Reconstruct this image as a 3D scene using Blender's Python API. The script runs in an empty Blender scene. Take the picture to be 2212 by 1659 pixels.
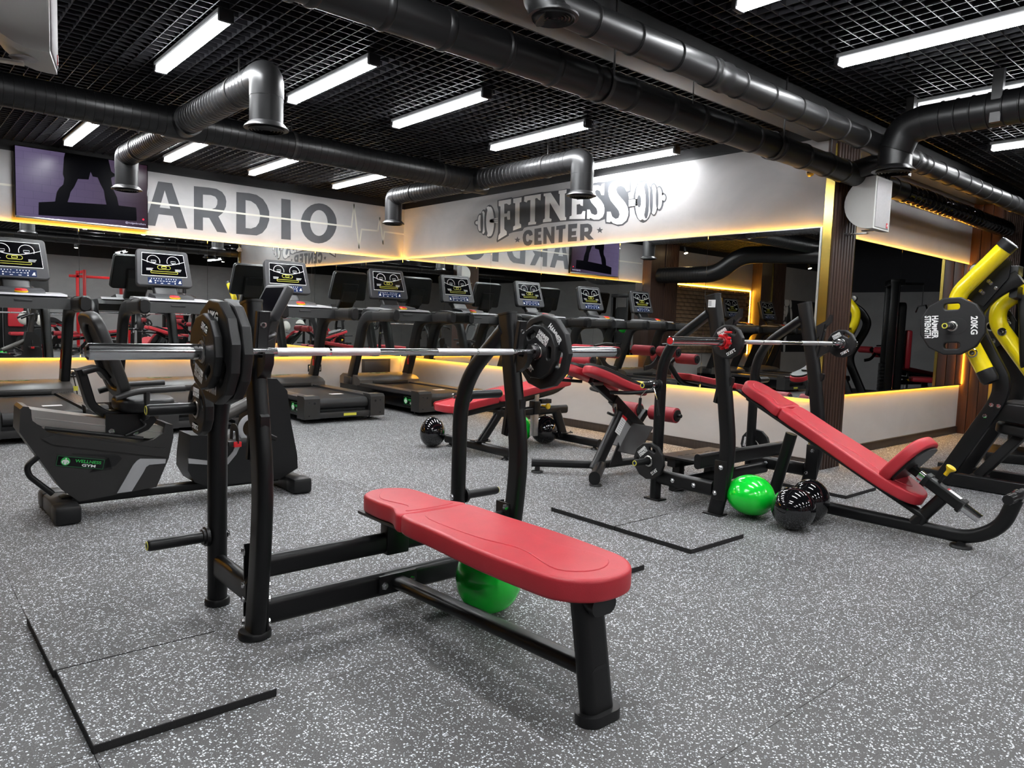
import bpy, bmesh, math, random
from mathutils import Vector, Matrix
random.seed(7)
PI = math.pi
SC = bpy.context.scene
COL = SC.collection
# ------------------------------------------------------------------ camera, world, exposure
W_PX, H_PX = 2212, 1659
F_PX = 1582.5
yaw, pitch, roll = math.radians(41.1765), math.radians(-4.7622), math.radians(1.9834)
fwd = Vector((math.sin(yaw)*math.cos(pitch), math.cos(yaw)*math.cos(pitch), math.sin(pitch)))
rt = Vector((math.cos(yaw), -math.sin(yaw), 0.0)); up = rt.cross(fwd)
rt2 = rt*math.cos(roll)+up*math.sin(roll); up2 = -rt*math.sin(roll)+up*math.cos(roll)
cam_data = bpy.data.cameras.new('camera'); cam = bpy.data.objects.new('camera', cam_data); COL.objects.link(cam)
cam_data.sensor_fit = 'HORIZONTAL'; cam_data.sensor_width = 36.0; cam_data.lens = F_PX/W_PX*36.0
cam_data.clip_start = 0.05; cam_data.clip_end = 100
mw = Matrix.Identity(4)
for i in range(3):
    mw[i][0] = rt2[i]; mw[i][1] = up2[i]; mw[i][2] = -fwd[i]
mw[2][3] = 1.12
cam.matrix_world = mw
SC.camera = cam
world = bpy.data.worlds.new('world'); SC.world = world; world.use_nodes = True
world.node_tree.nodes['Background'].inputs[0].default_value = (0.02, 0.02, 0.025, 1)
world.node_tree.nodes['Background'].inputs[1].default_value = 0.3
vs = SC.view_settings
vs.view_transform = 'Standard'; vs.look = 'None'; vs.gamma = 1.0; vs.use_curve_mapping = False
vs.exposure = 1.45
TUBE_POWER = 44.0      # ceiling tubes
LED_POWER = 55.0       # amber strips behind the mirrors
cy = SC.cycles
cy.use_denoising = True
cy.max_bounces = 8; cy.glossy_bounces = 6; cy.diffuse_bounces = 4
cy.caustics_reflective = False; cy.caustics_refractive = False
cy.sample_clamp_indirect = 4.0; cy.use_light_tree = True
# ------------------------------------------------------------------ materials
def nodes_of(name):
    m = bpy.data.materials.new(name); m.use_nodes = True
    nt = m.node_tree; b = nt.nodes['Principled BSDF']
    return m, nt, b
def mat(name, col, rough=0.5, metal=0.0, var=0.12, scale=9.0, bump=0.0, bscale=120.0, spec=0.5, emit=None, estr=0.0, coat=0.0):
    m, nt, b = nodes_of(name)
    b.inputs['Roughness'].default_value = rough; b.inputs['Metallic'].default_value = metal
    b.inputs['Specular IOR Level'].default_value = spec; b.inputs['Coat Weight'].default_value = coat
    b.inputs['Coat Roughness'].default_value = 0.08
    b.inputs['Base Color'].default_value = (*col, 1)
    if var > 0 or bump > 0:
        tc = nt.nodes.new('ShaderNodeTexCoord')
    if var > 0:
        n = nt.nodes.new('ShaderNodeTexNoise'); n.inputs['Scale'].default_value = scale; n.inputs['Detail'].default_value = 4
        nt.links.new(tc.outputs['Object'], n.inputs['Vector'])
        r = nt.nodes.new('ShaderNodeValToRGB')
        r.color_ramp.elements[0].position = 0.3; r.color_ramp.elements[1].position = 0.7
        r.color_ramp.elements[0].color = (*[c*(1-var) for c in col], 1); r.color_ramp.elements[1].color = (*[min(1, c*(1+var)) for c in col], 1)
        nt.links.new(n.outputs['Fac'], r.inputs['Fac']); nt.links.new(r.outputs['Color'], b.inputs['Base Color'])
    if bump > 0:
        n2 = nt.nodes.new('ShaderNodeTexNoise'); n2.inputs['Scale'].default_value = bscale; n2.inputs['Detail'].default_value = 3
        nt.links.new(tc.outputs['Object'], n2.inputs['Vector'])
        bp = nt.nodes.new('ShaderNodeBump'); bp.inputs['Strength'].default_value = bump; bp.inputs['Distance'].default_value = 0.002
        nt.links.new(n2.outputs['Fac'], bp.inputs['Height']); nt.links.new(bp.outputs['Normal'], b.inputs['Normal'])
    if emit:
        b.inputs['Emission Color'].default_value = (*emit, 1); b.inputs['Emission Strength'].default_value = estr
    return m
def mat_floor(name, dens=0.865):
    m, nt, b = nodes_of(name)
    L = nt.links.new; N = nt.nodes.new
    geo = N('ShaderNodeNewGeometry')
    base = N('ShaderNodeTexNoise'); base.inputs['Scale'].default_value = 1.3; base.inputs['Detail'].default_value = 6
    L(geo.outputs['Position'], base.inputs['Vector'])
    r = N('ShaderNodeValToRGB'); r.color_ramp.elements[0].position = 0.3; r.color_ramp.elements[1].position = 0.72
    r.color_ramp.elements[0].color = (0.092, 0.090, 0.089, 1); r.color_ramp.elements[1].color = (0.132, 0.129, 0.127, 1)
    L(base.outputs['Fac'], r.inputs['Fac'])
    grain = N('ShaderNodeTexNoise'); grain.inputs['Scale'].default_value = 260; grain.inputs['Detail'].default_value = 2
    L(geo.outputs['Position'], grain.inputs['Vector'])
    mul = N('ShaderNodeMix'); mul.data_type = 'RGBA'; mul.blend_type = 'MULTIPLY'; mul.inputs[0].default_value = 0.7
    gr = N('ShaderNodeValToRGB'); gr.color_ramp.elements[0].position = 0.35; gr.color_ramp.elements[1].position = 0.65
    gr.color_ramp.elements[0].color = (0.45, 0.45, 0.45, 1); gr.color_ramp.elements[1].color = (1.25, 1.25, 1.25, 1)
    L(grain.outputs['Fac'], gr.inputs['Fac']); L(r.outputs['Color'], mul.inputs[6]); L(gr.outputs['Color'], mul.inputs[7])
    prev = mul.outputs[2]
    wob = N('ShaderNodeTexNoise'); wob.inputs['Scale'].default_value = 300; L(geo.outputs['Position'], wob.inputs['Vector'])
    off = N('ShaderNodeVectorMath'); off.operation = 'MULTIPLY_ADD'; off.inputs[1].default_value = (0.006, 0.006, 0.0)
    L(wob.outputs['Color'], off.inputs[0]); L(geo.outputs['Position'], off.inputs[2])
    for sc, th, dd, col in ((150.0, dens, 0.42, (0.80, 0.84, 0.88, 1)), (260.0, dens+0.02, 0.42, (0.62, 0.65, 0.68, 1))):
        v = N('ShaderNodeTexVoronoi'); v.inputs['Scale'].default_value = sc; v.voronoi_dimensions = '2D'
        L(off.outputs['Vector'], v.inputs['Vector'])
        s = N('ShaderNodeSeparateColor'); L(v.outputs['Color'], s.inputs['Color'])
        a = N('ShaderNodeMath'); a.operation = 'GREATER_THAN'; a.inputs[1].default_value = th; L(s.outputs[0], a.inputs[0])
        d = N('ShaderNodeMath'); d.operation = 'LESS_THAN'; d.inputs[1].default_value = dd; L(v.outputs['Distance'], d.inputs[0])
        mm = N('ShaderNodeMath'); mm.operation = 'MULTIPLY'; L(a.outputs[0], mm.inputs[0]); L(d.outputs[0], mm.inputs[1])
        mx = N('ShaderNodeMix'); mx.data_type = 'RGBA'; L(mm.outputs[0], mx.inputs[0]); L(prev, mx.inputs[6]); mx.inputs[7].default_value = col
        prev = mx.outputs[2]
    L(prev, b.inputs['Base Color']); b.inputs['Roughness'].default_value = 0.62; b.inputs['Specular IOR Level'].default_value = 0.35
    bp = N('ShaderNodeBump'); bp.inputs['Strength'].default_value = 0.25; bp.inputs['Distance'].default_value = 0.002
    L(grain.outputs['Fac'], bp.inputs['Height']); L(bp.outputs['Normal'], b.inputs['Normal'])
    return m
def mat_wall(name, c0, c1, rough=0.6):
    m, nt, b = nodes_of(name)
    L = nt.links.new; N = nt.nodes.new
    geo = N('ShaderNodeNewGeometry')
    mp = N('ShaderNodeMapping'); mp.inputs['Scale'].default_value = (0.9, 0.9, 1.6); L(geo.outputs['Position'], mp.inputs['Vector'])
    n = N('ShaderNodeTexNoise'); n.inputs['Scale'].default_value = 1.7; n.inputs['Detail'].default_value = 8; n.inputs['Roughness'].default_value = 0.6; n.inputs['Distortion'].default_value = 0.6
    L(mp.outputs['Vector'], n.inputs['Vector'])
    r = N('ShaderNodeValToRGB'); r.color_ramp.elements[0].position = 0.3; r.color_ramp.elements[1].position = 0.7
    r.color_ramp.elements[0].color = (*c0, 1); r.color_ramp.elements[1].color = (*c1, 1)
    L(n.outputs['Fac'], r.inputs['Fac']); L(r.outputs['Color'], b.inputs['Base Color'])
    b.inputs['Roughness'].default_value = rough; b.inputs['Specular IOR Level'].default_value = 0.4
    return m
def mat_wood(name, c0, c1, rough=0.45):
    m, nt, b = nodes_of(name)
    L = nt.links.new; N = nt.nodes.new
    tc = N('ShaderNodeTexCoord'); mp = N('ShaderNodeMapping'); mp.inputs['Scale'].default_value = (30, 30, 1.2); L(tc.outputs['Object'], mp.inputs['Vector'])
    n = N('ShaderNodeTexNoise'); n.inputs['Scale'].default_value = 2.0; n.inputs['Detail'].default_value = 6; L(mp.outputs['Vector'], n.inputs['Vector'])
    r = N('ShaderNodeValToRGB'); r.color_ramp.elements[0].color = (*c0, 1); r.color_ramp.elements[1].color = (*c1, 1)
    r.color_ramp.elements[0].position = 0.35; r.color_ramp.elements[1].position = 0.65
    L(n.outputs['Fac'], r.inputs['Fac']); L(r.outputs['Color'], b.inputs['Base Color']); b.inputs['Roughness'].default_value = rough
    return m
def mat_emit(name, col, s):
    m = bpy.data.materials.new(name); m.use_nodes = True; nt = m.node_tree; nt.nodes.clear()
    e = nt.nodes.new('ShaderNodeEmission'); e.inputs[0].default_value = (*col, 1); e.inputs[1].default_value = s
    o = nt.nodes.new('ShaderNodeOutputMaterial'); nt.links.new(e.outputs[0], o.inputs[0]); return m
def mat_screen(name):
    m = bpy.data.materials.new(name); m.use_nodes = True; nt = m.node_tree; b = nt.nodes['Principled BSDF']
    L = nt.links.new; N = nt.nodes.new
    tc = N('ShaderNodeTexCoord'); sp = N('ShaderNodeSeparateXYZ'); L(tc.outputs['Generated'], sp.inputs[0])
    r = N('ShaderNodeValToRGB'); e = r.color_ramp.elements
    e[0].position = 0.0; e[0].color = (0.120, 0.095, 0.185, 1); e[1].position = 1.0; e[1].color = (0.030, 0.012, 0.020, 1)
    k = e.new(0.55); k.color = (0.085, 0.062, 0.120, 1)
    L(sp.outputs['X'], r.inputs['Fac'])
    br = N('ShaderNodeTexBrick'); br.inputs['Scale'].default_value = 3.2; br.inputs['Mortar Size'].default_value = 0.006
    br.inputs['Color1'].default_value = (1, 1, 1, 1); br.inputs['Color2'].default_value = (0.93, 0.93, 0.95, 1); br.inputs['Mortar'].default_value = (0.72, 0.72, 0.75, 1)
    mp = N('ShaderNodeMapping'); mp.inputs['Rotation'].default_value = (PI/2, 0, 0); L(tc.outputs['Object'], mp.inputs['Vector']); L(mp.outputs['Vector'], br.inputs['Vector'])
    mx = N('ShaderNodeMix'); mx.data_type = 'RGBA'; mx.blend_type = 'MULTIPLY'; mx.inputs[0].default_value = 1.0
    L(r.outputs['Color'], mx.inputs[6]); L(br.outputs['Color'], mx.inputs[7])
    L(mx.outputs[2], b.inputs['Emission Color']); b.inputs['Emission Strength'].default_value = 0.36
    b.inputs['Base Color'].default_value = (0.004, 0.004, 0.005, 1); b.inputs['Roughness'].default_value = 0.25; b.inputs['Specular IOR Level'].default_value = 0.12
    return m
M = dict(
 frame=mat('black_powder_coat', (0.0042, 0.0042, 0.0046), 0.36, var=0.1, bump=0.05, bscale=700, spec=0.36),
 plastic=mat('black_plastic', (0.0055, 0.0055, 0.006), 0.42, var=0.1, bump=0.1, bscale=500, spec=0.4),
 rubber=mat('black_rubber', (0.0078, 0.0078, 0.0082), 0.5, var=0.15, bump=0.12, bscale=420, spec=0.4),
 gloss=mat('gloss_black', (0.003, 0.003, 0.0035), 0.12, var=0.0, spec=0.4),
 glass_black=mat('black_glass', (0.002, 0.002, 0.003), 0.12, var=0.0, spec=0.25),
 red=mat('red_vinyl', (0.46, 0.026, 0.038), 0.42, var=0.06, scale=14, bump=0.22, bscale=330, spec=0.45),
 redroll=mat('red_foam', (0.30, 0.018, 0.028), 0.55, var=0.08, bump=0.15, bscale=260),
 redpaint=mat('red_paint', (0.60, 0.012, 0.018), 0.35, var=0.05),
 chrome=mat('chrome', (0.62, 0.62, 0.63), 0.14, metal=1.0, var=0.03),
 knurl=mat('knurled_steel', (0.66, 0.66, 0.67), 0.36, metal=1.0, var=0.10, scale=500, bump=0.6, bscale=900),
 steel=mat('brushed_steel', (0.52, 0.51, 0.49), 0.32, metal=1.0, var=0.08, scale=40),
 alu=mat('silver_rail', (0.60, 0.58, 0.55), 0.28, metal=1.0, var=0.05),
 silver=mat('silver_plastic', (0.42, 0.42, 0.43), 0.45, metal=0.3, var=0.05),
 grey=mat('dark_grey_plastic', (0.020, 0.019, 0.0185), 0.40, var=0.08, bump=0.08, bscale=500),
 grey2=mat('console_grey', (0.034, 0.034, 0.037), 0.38, var=0.05),
 hood=mat('hood_grey', (0.085, 0.078, 0.072), 0.33, var=0.05),
 yellow=mat('yellow_paint', (0.78, 0.62, 0.006), 0.22, var=0.03, spec=0.5, coat=0.4),
 yplast=mat('yellow_plastic', (0.80, 0.52, 0.01), 0.4, var=0.03),
 white=mat('white_print', (0.80, 0.80, 0.79), 0.5, var=0.02),
 cream=mat('cream_paint', (0.64, 0.63, 0.55), 0.6, var=0.04),
 yprint=mat('yellow_print', (0.62, 0.58, 0.06), 0.5, var=0.02),
 gprint=mat('green_print', (0.02, 0.42, 0.07), 0.5, var=0.02),
 gdark=mat('green_dark_print', (0.01, 0.12, 0.04), 0.5, var=0.02),
 blue=mat('keypad_blue', (0.010, 0.022, 0.075), 0.25, var=0.1),
 speaker=mat('speaker_white', (0.52, 0.52, 0.50), 0.45, var=0.03),
 grille=mat('speaker_grille', (0.44, 0.43, 0.44), 0.6, var=0.04, scale=60, bump=0.4, bscale=900),
 letter=mat('dark_wall_paint', (0.062, 0.066, 0.073), 0.6, var=0.12, scale=5),
 wallgrey=mat_wall('grey_plaster', (0.385, 0.380, 0.382), (0.470, 0.464, 0.462)),
 wallgrey2=mat_wall('grey_plaster_gloss', (0.460, 0.435, 0.415), (0.530, 0.505, 0.485), 0.38),
 walldark=mat_wall('black_plaster', (0.006, 0.006, 0.007), (0.012, 0.012, 0.0135), 0.5),
 ceil=mat('black_void', (0.003, 0.003, 0.004), 0.9, var=0.2),
 grid=mat('black_grid', (0.014, 0.014, 0.017), 0.42, var=0.1),
 duct=mat('black_duct', (0.0048, 0.0048, 0.0052), 0.38, var=0.15, scale=3, spec=0.4),
 ductg=mat('grey_duct', (0.014, 0.014, 0.0145), 0.40, var=0.12, scale=4),
 ductm=mat('silver_duct', (0.028, 0.028, 0.029), 0.36, metal=0.3, var=0.12, scale=4),
 wood=mat_wood('dark_brown_wood', (0.028, 0.0140, 0.0100), (0.055, 0.0280, 0.0190)),
 woodred=mat_wood('red_brown_wood', (0.032, 0.011, 0.0065), (0.055, 0.020, 0.011)),
 skirt=mat_wood('skirting_wood', (0.022, 0.0155, 0.012), (0.034, 0.025, 0.020)),
 gold=mat('gold_trim', (0.75, 0.56, 0.14), 0.18, metal=1.0, var=0.02),
 mirror=mat('mirror_glass', (0.86, 0.88, 0.87), 0.004, metal=1.0, var=0.0),
 edge=mat('mirror_edge', (0.55, 0.58, 0.57), 0.25, metal=0.6, var=0.0),
 floor=mat_floor('rubber_floor'),
 mat_side=mat('mat_edge', (0.0085, 0.0075, 0.008), 0.8, var=0.25, scale=120, bump=0.5, bscale=300),
 tube=mat_emit('tube_light', (0.96, 0.98, 1.0), TUBE_POWER),
 lens=mat('lamp_side_lens', (0.75, 0.76, 0.77), 0.4, var=0.0, emit=(0.96, 0.98, 1.0), estr=0.6),
 housing=mat('lamp_housing', (0.55, 0.56, 0.57), 0.4, var=0.02),
 led=mat_emit('amber_led', (1.0, 0.46, 0.03), LED_POWER),
 warm=mat_emit('spot_bulb', (1.0, 0.72, 0.40), 60.0),
 green=mat('green_balloon', (0.004, 0.70, 0.040), 0.16, var=0.04, emit=(0.0, 0.5, 0.03), estr=0.0, coat=0.5),
 bball=mat('black_balloon', (0.004, 0.004, 0.005), 0.06, var=0.0, coat=0.6),
 wball=mat('white_balloon', (0.80, 0.78, 0.72), 0.3, var=0.02),
 screen=mat_screen('tv_picture'), void=mat('picture_black', (0.001, 0.001, 0.002), 0.3, var=0.0, spec=0.05),
 brick=mat('brown_brick', (0.20, 0.13, 0.075), 0.8, var=0.45, scale=6, bump=0.3, bscale=90),
 doorm=mat('grey_door', (0.040, 0.043, 0.044), 0.4, var=0.05),
 bluepaint=mat('navy_wall', (0.010, 0.011, 0.018), 0.6, var=0.1), orange=mat('orange_print', (0.75, 0.38, 0.18), 0.5, var=0.25, scale=8),
)
# ------------------------------------------------------------------ mesh builder
def circ(r, n=20): return [(r*math.cos(2*PI*i/n), r*math.sin(2*PI*i/n)) for i in range(n)]
def rrect(w, h, r, n=4):
    o = []
    for cx, cy_, a in ((w/2-r, h/2-r, 0), (-w/2+r, h/2-r, 90), (-w/2+r, -h/2+r, 180), (w/2-r, -h/2+r, 270)):
        for i in range(n+1):
            t = math.radians(a+90*i/n); o.append((cx+r*math.cos(t), cy_+r*math.sin(t)))
    return o
def stad(w, h): return rrect(w, h, min(w, h)/2-1e-4, 6)
def fillet(pts, r, n=6):
    pts = [Vector(p) for p in pts]
    if r <= 0 or len(pts) < 3: return pts
    out = [pts[0]]
    for i in range(1, len(pts)-1):
        a, b, c = pts[i-1], pts[i], pts[i+1]
        d1 = (a-b); d2 = (c-b); rr = min(r, d1.length*0.48, d2.length*0.48)
        p = b+d1.normalized()*rr; q = b+d2.normalized()*rr
        for k in range(n+1):
            t = k/n; out.append(p*(1-t)**2+b*2*t*(1-t)+q*t*t)
    out.append(pts[-1]); return out
def frm(o, x, y):
    x = Vector(x).normalized(); y = Vector(y); z = x.cross(y).normalized(); y = z.cross(x)
    m = Matrix.Identity(4)
    for i in range(3): m[i][0] = x[i]; m[i][1] = y[i]; m[i][2] = z[i]; m[i][3] = o[i]
    return m
class MB:
    def __init__(s): s.bm = bmesh.new()
    def box(s, c, size, bev=0.0, rot=None, seg=2):
        b = bmesh.new(); bmesh.ops.create_cube(b, size=1.0)
        bmesh.ops.scale(b, vec=size, verts=b.verts)
        if bev > 0: bmesh.ops.bevel(b, geom=b.edges[:], offset=bev, segments=seg, affect='EDGES', profile=0.5)
        if rot is not None: bmesh.ops.transform(b, matrix=rot, verts=b.verts)
        bmesh.ops.translate(b, vec=c, verts=b.verts); return s.add(b)
    def bb(s, x0, x1, y0, y1, z0, z1, bev=0.0): return s.box(((x0+x1)/2, (y0+y1)/2, (z0+z1)/2), (x1-x0, y1-y0, z1-z0), bev)
    def add(s, b):
        me = bpy.data.meshes.new('tmp'); b.to_mesh(me); b.free(); s.bm.from_mesh(me); bpy.data.meshes.remove(me); return s
    def addmesh(s, me, mtx):
        me.transform(mtx); s.bm.from_mesh(me); bpy.data.meshes.remove(me); return s
    def sweep(s, pts, sec, up=(0, 0, 1), fil=0.0, nf=6, caps=True, scales=None):
        pts = fillet(pts, fil, nf); bm = s.bm; rings = []
        n = len(pts); side = None
        for i, p in enumerate(pts):
            t = (pts[min(i+1, n-1)]-pts[max(i-1, 0)]).normalized()
            if side is None:
                side = t.cross(Vector(up))
                if side.length < 1e-4: side = t.cross(Vector((0, 1, 0)))
                side.normalize()
            else:
                side = (side-t*side.dot(t)).normalized()
            u = side.cross(t); k = scales[i] if scales else 1.0
            rings.append([bm.verts.new(p+side*(a*k)+u*(b*k)) for a, b in sec])
        m = len(sec)
        for i in range(n-1):
            for j in range(m):
                bm.faces.new((rings[i][j], rings[i][(j+1) % m], rings[i+1][(j+1) % m], rings[i+1][j]))
        if caps:
            bm.faces.new(rings[0][::-1]); bm.faces.new(rings[-1])
        return s
    def cyl(s, p0, p1, r, n=20): return s.sweep([p0, p1], circ(r, n))
    def lathe(s, prof, o, axis, n=24, caps=True):
        o = Vector(o); a = Vector(axis).normalized(); x = a.orthogonal().normalized(); y = a.cross(x); bm = s.bm; rings = []
        for r, h in prof: rings.append([bm.verts.new(o+a*h+(x*math.cos(2*PI*i/n)+y*math.sin(2*PI*i/n))*max(r, 1e-4)) for i in range(n)])
        for i in range(len(rings)-1):
            for j in range(n): bm.faces.new((rings[i][j], rings[i][(j+1) % n], rings[i+1][(j+1) % n], rings[i+1][j]))
        if caps: bm.faces.new(rings[0][::-1]); bm.faces.new(rings[-1])
        return s
    def prism(s, poly, vec):
        bm = s.bm; v = Vector(vec); a = [bm.verts.new(Vector(p)) for p in poly]; b = [bm.verts.new(Vector(p)+v) for p in poly]; n = len(a)
        bm.faces.new(a[::-1]); bm.faces.new(b)
        for i in range(n): bm.faces.new((a[i], a[(i+1) % n], b[(i+1) % n], b[i]))
        return s
    def sph(s, c, r, u=28, v=18, fn=None):
        b = bmesh.new(); bmesh.ops.create_uvsphere(b, u_segments=u, v_segments=v, radius=1.0)
        for q in b.verts:
            co = q.co.copy()
            if fn: co = fn(co)
            q.co = Vector((co.x*r[0], co.y*r[1], co.z*r[2]))+Vector(c)
        return s.add(b)
    def flat(s, polys, mtx=Matrix.Identity(4), depth=0.001, bev=0.0, bres=1):
        """filled 2-D outlines (holes allowed) with thickness, front face at z = depth"""
        cu = bpy.data.curves.new('tmp', 'CURVE'); cu.dimensions = '2D'; cu.fill_mode = 'BOTH'
        cu.extrude = max(depth/2-bev, 0); cu.bevel_depth = bev; cu.bevel_resolution = bres
        if bev > 0: cu.offset = -bev
        for p in polys:
            sp = cu.splines.new('POLY'); sp.points.add(len(p)-1); sp.use_cyclic_u = True
            for i, q in enumerate(p): sp.points[i].co = (q[0], q[1], 0, 1)
        return s._curve(cu, Matrix(mtx) @ Matrix.Translation((0, 0, depth/2)))
    def text(s, txt, mtx, size, depth=0.0006, bold=0.0, align='CENTER', sx=1.0, space=1.0):
        cu = bpy.data.curves.new('tmp', 'FONT'); cu.body = txt; cu.size = size; cu.extrude = depth/2; cu.offset = bold*size
        cu.align_x = align; cu.align_y = 'CENTER'; cu.resolution_u = 3; cu.space_character = space
        return s._curve(cu, Matrix(mtx) @ Matrix.Diagonal((sx, 1, 1, 1)) @ Matrix.Translation((0, 0, depth/2)))
    def _curve(s, cu, mtx):
        ob = bpy.data.objects.new('tmp', cu); me = bpy.data.meshes.new_from_object(ob)
        bpy.data.objects.remove(ob); bpy.data.curves.remove(cu)
        return s.addmesh(me, mtx)
ROOT = {}
def part(name, mb, m, parent=None, label=None, smooth=0.6, kind=None):
    bm = mb.bm
    bmesh.ops.recalc_face_normals(bm, faces=bm.faces)
    me = bpy.data.meshes.new(name)
    off = ROOT.get(parent.name) if parent else None
    if off is not None: bmesh.ops.translate(bm, vec=-off, verts=bm.verts)
    bm.to_mesh(me); bm.free(); me.materials.append(M[m] if isinstance(m, str) else m)
    if smooth: me.shade_smooth(); me.set_sharp_from_angle(angle=smooth)
    o = bpy.data.objects.new(name, me); COL.objects.link(o)
    if parent: o.parent = parent; ROOT[o.name] = off if off is not None else Vector()
    else: ROOT[o.name] = Vector()
    if label: o['label'] = label
    if kind: o['kind'] = kind
    return o
def thing(name, label, cat, loc=(0, 0, 0), group=None):
    o = bpy.data.objects.new(name, None); COL.objects.link(o); o.location = loc; o.empty_display_size = 0.1
    o['label'] = label; o['category'] = cat
    if group: o['group'] = group
    ROOT[o.name] = Vector(loc); return o
def tag(o, label, cat, group=None):
    o['label'] = label; o['category'] = cat
    if group: o['group'] = group
    return o
def struct(name, mb, m, parent=None, smooth=0.6):
    o = part(name, mb, m, parent, smooth=smooth)
    if parent is None: o['kind'] = 'structure'
    return o
def dup(root, loc, rotz=0.0, label=None, group=None, rot=None):
    def cp(o, par):
        c = o.copy(); COL.objects.link(c)
        if par: c.parent = par
        for ch in o.children: cp(ch, c)
        return c
    r = cp(root, None); r.location = loc; r.rotation_euler = rot or (0, 0, rotz)
    if label: r['label'] = label
    if group: r['group'] = group
    return r
def bolt(parent, p, d, r=0.011, name='bolt'):
    d = Vector(d).normalized(); mb = MB(); mb.lathe([(r*1.5, 0), (r*1.5, 0.002), (r, 0.0022), (r, 0.009), (r*0.7, 0.011)], p, d, 6)
    return part(name, mb, 'chrome', parent, smooth=0.3)
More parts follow.
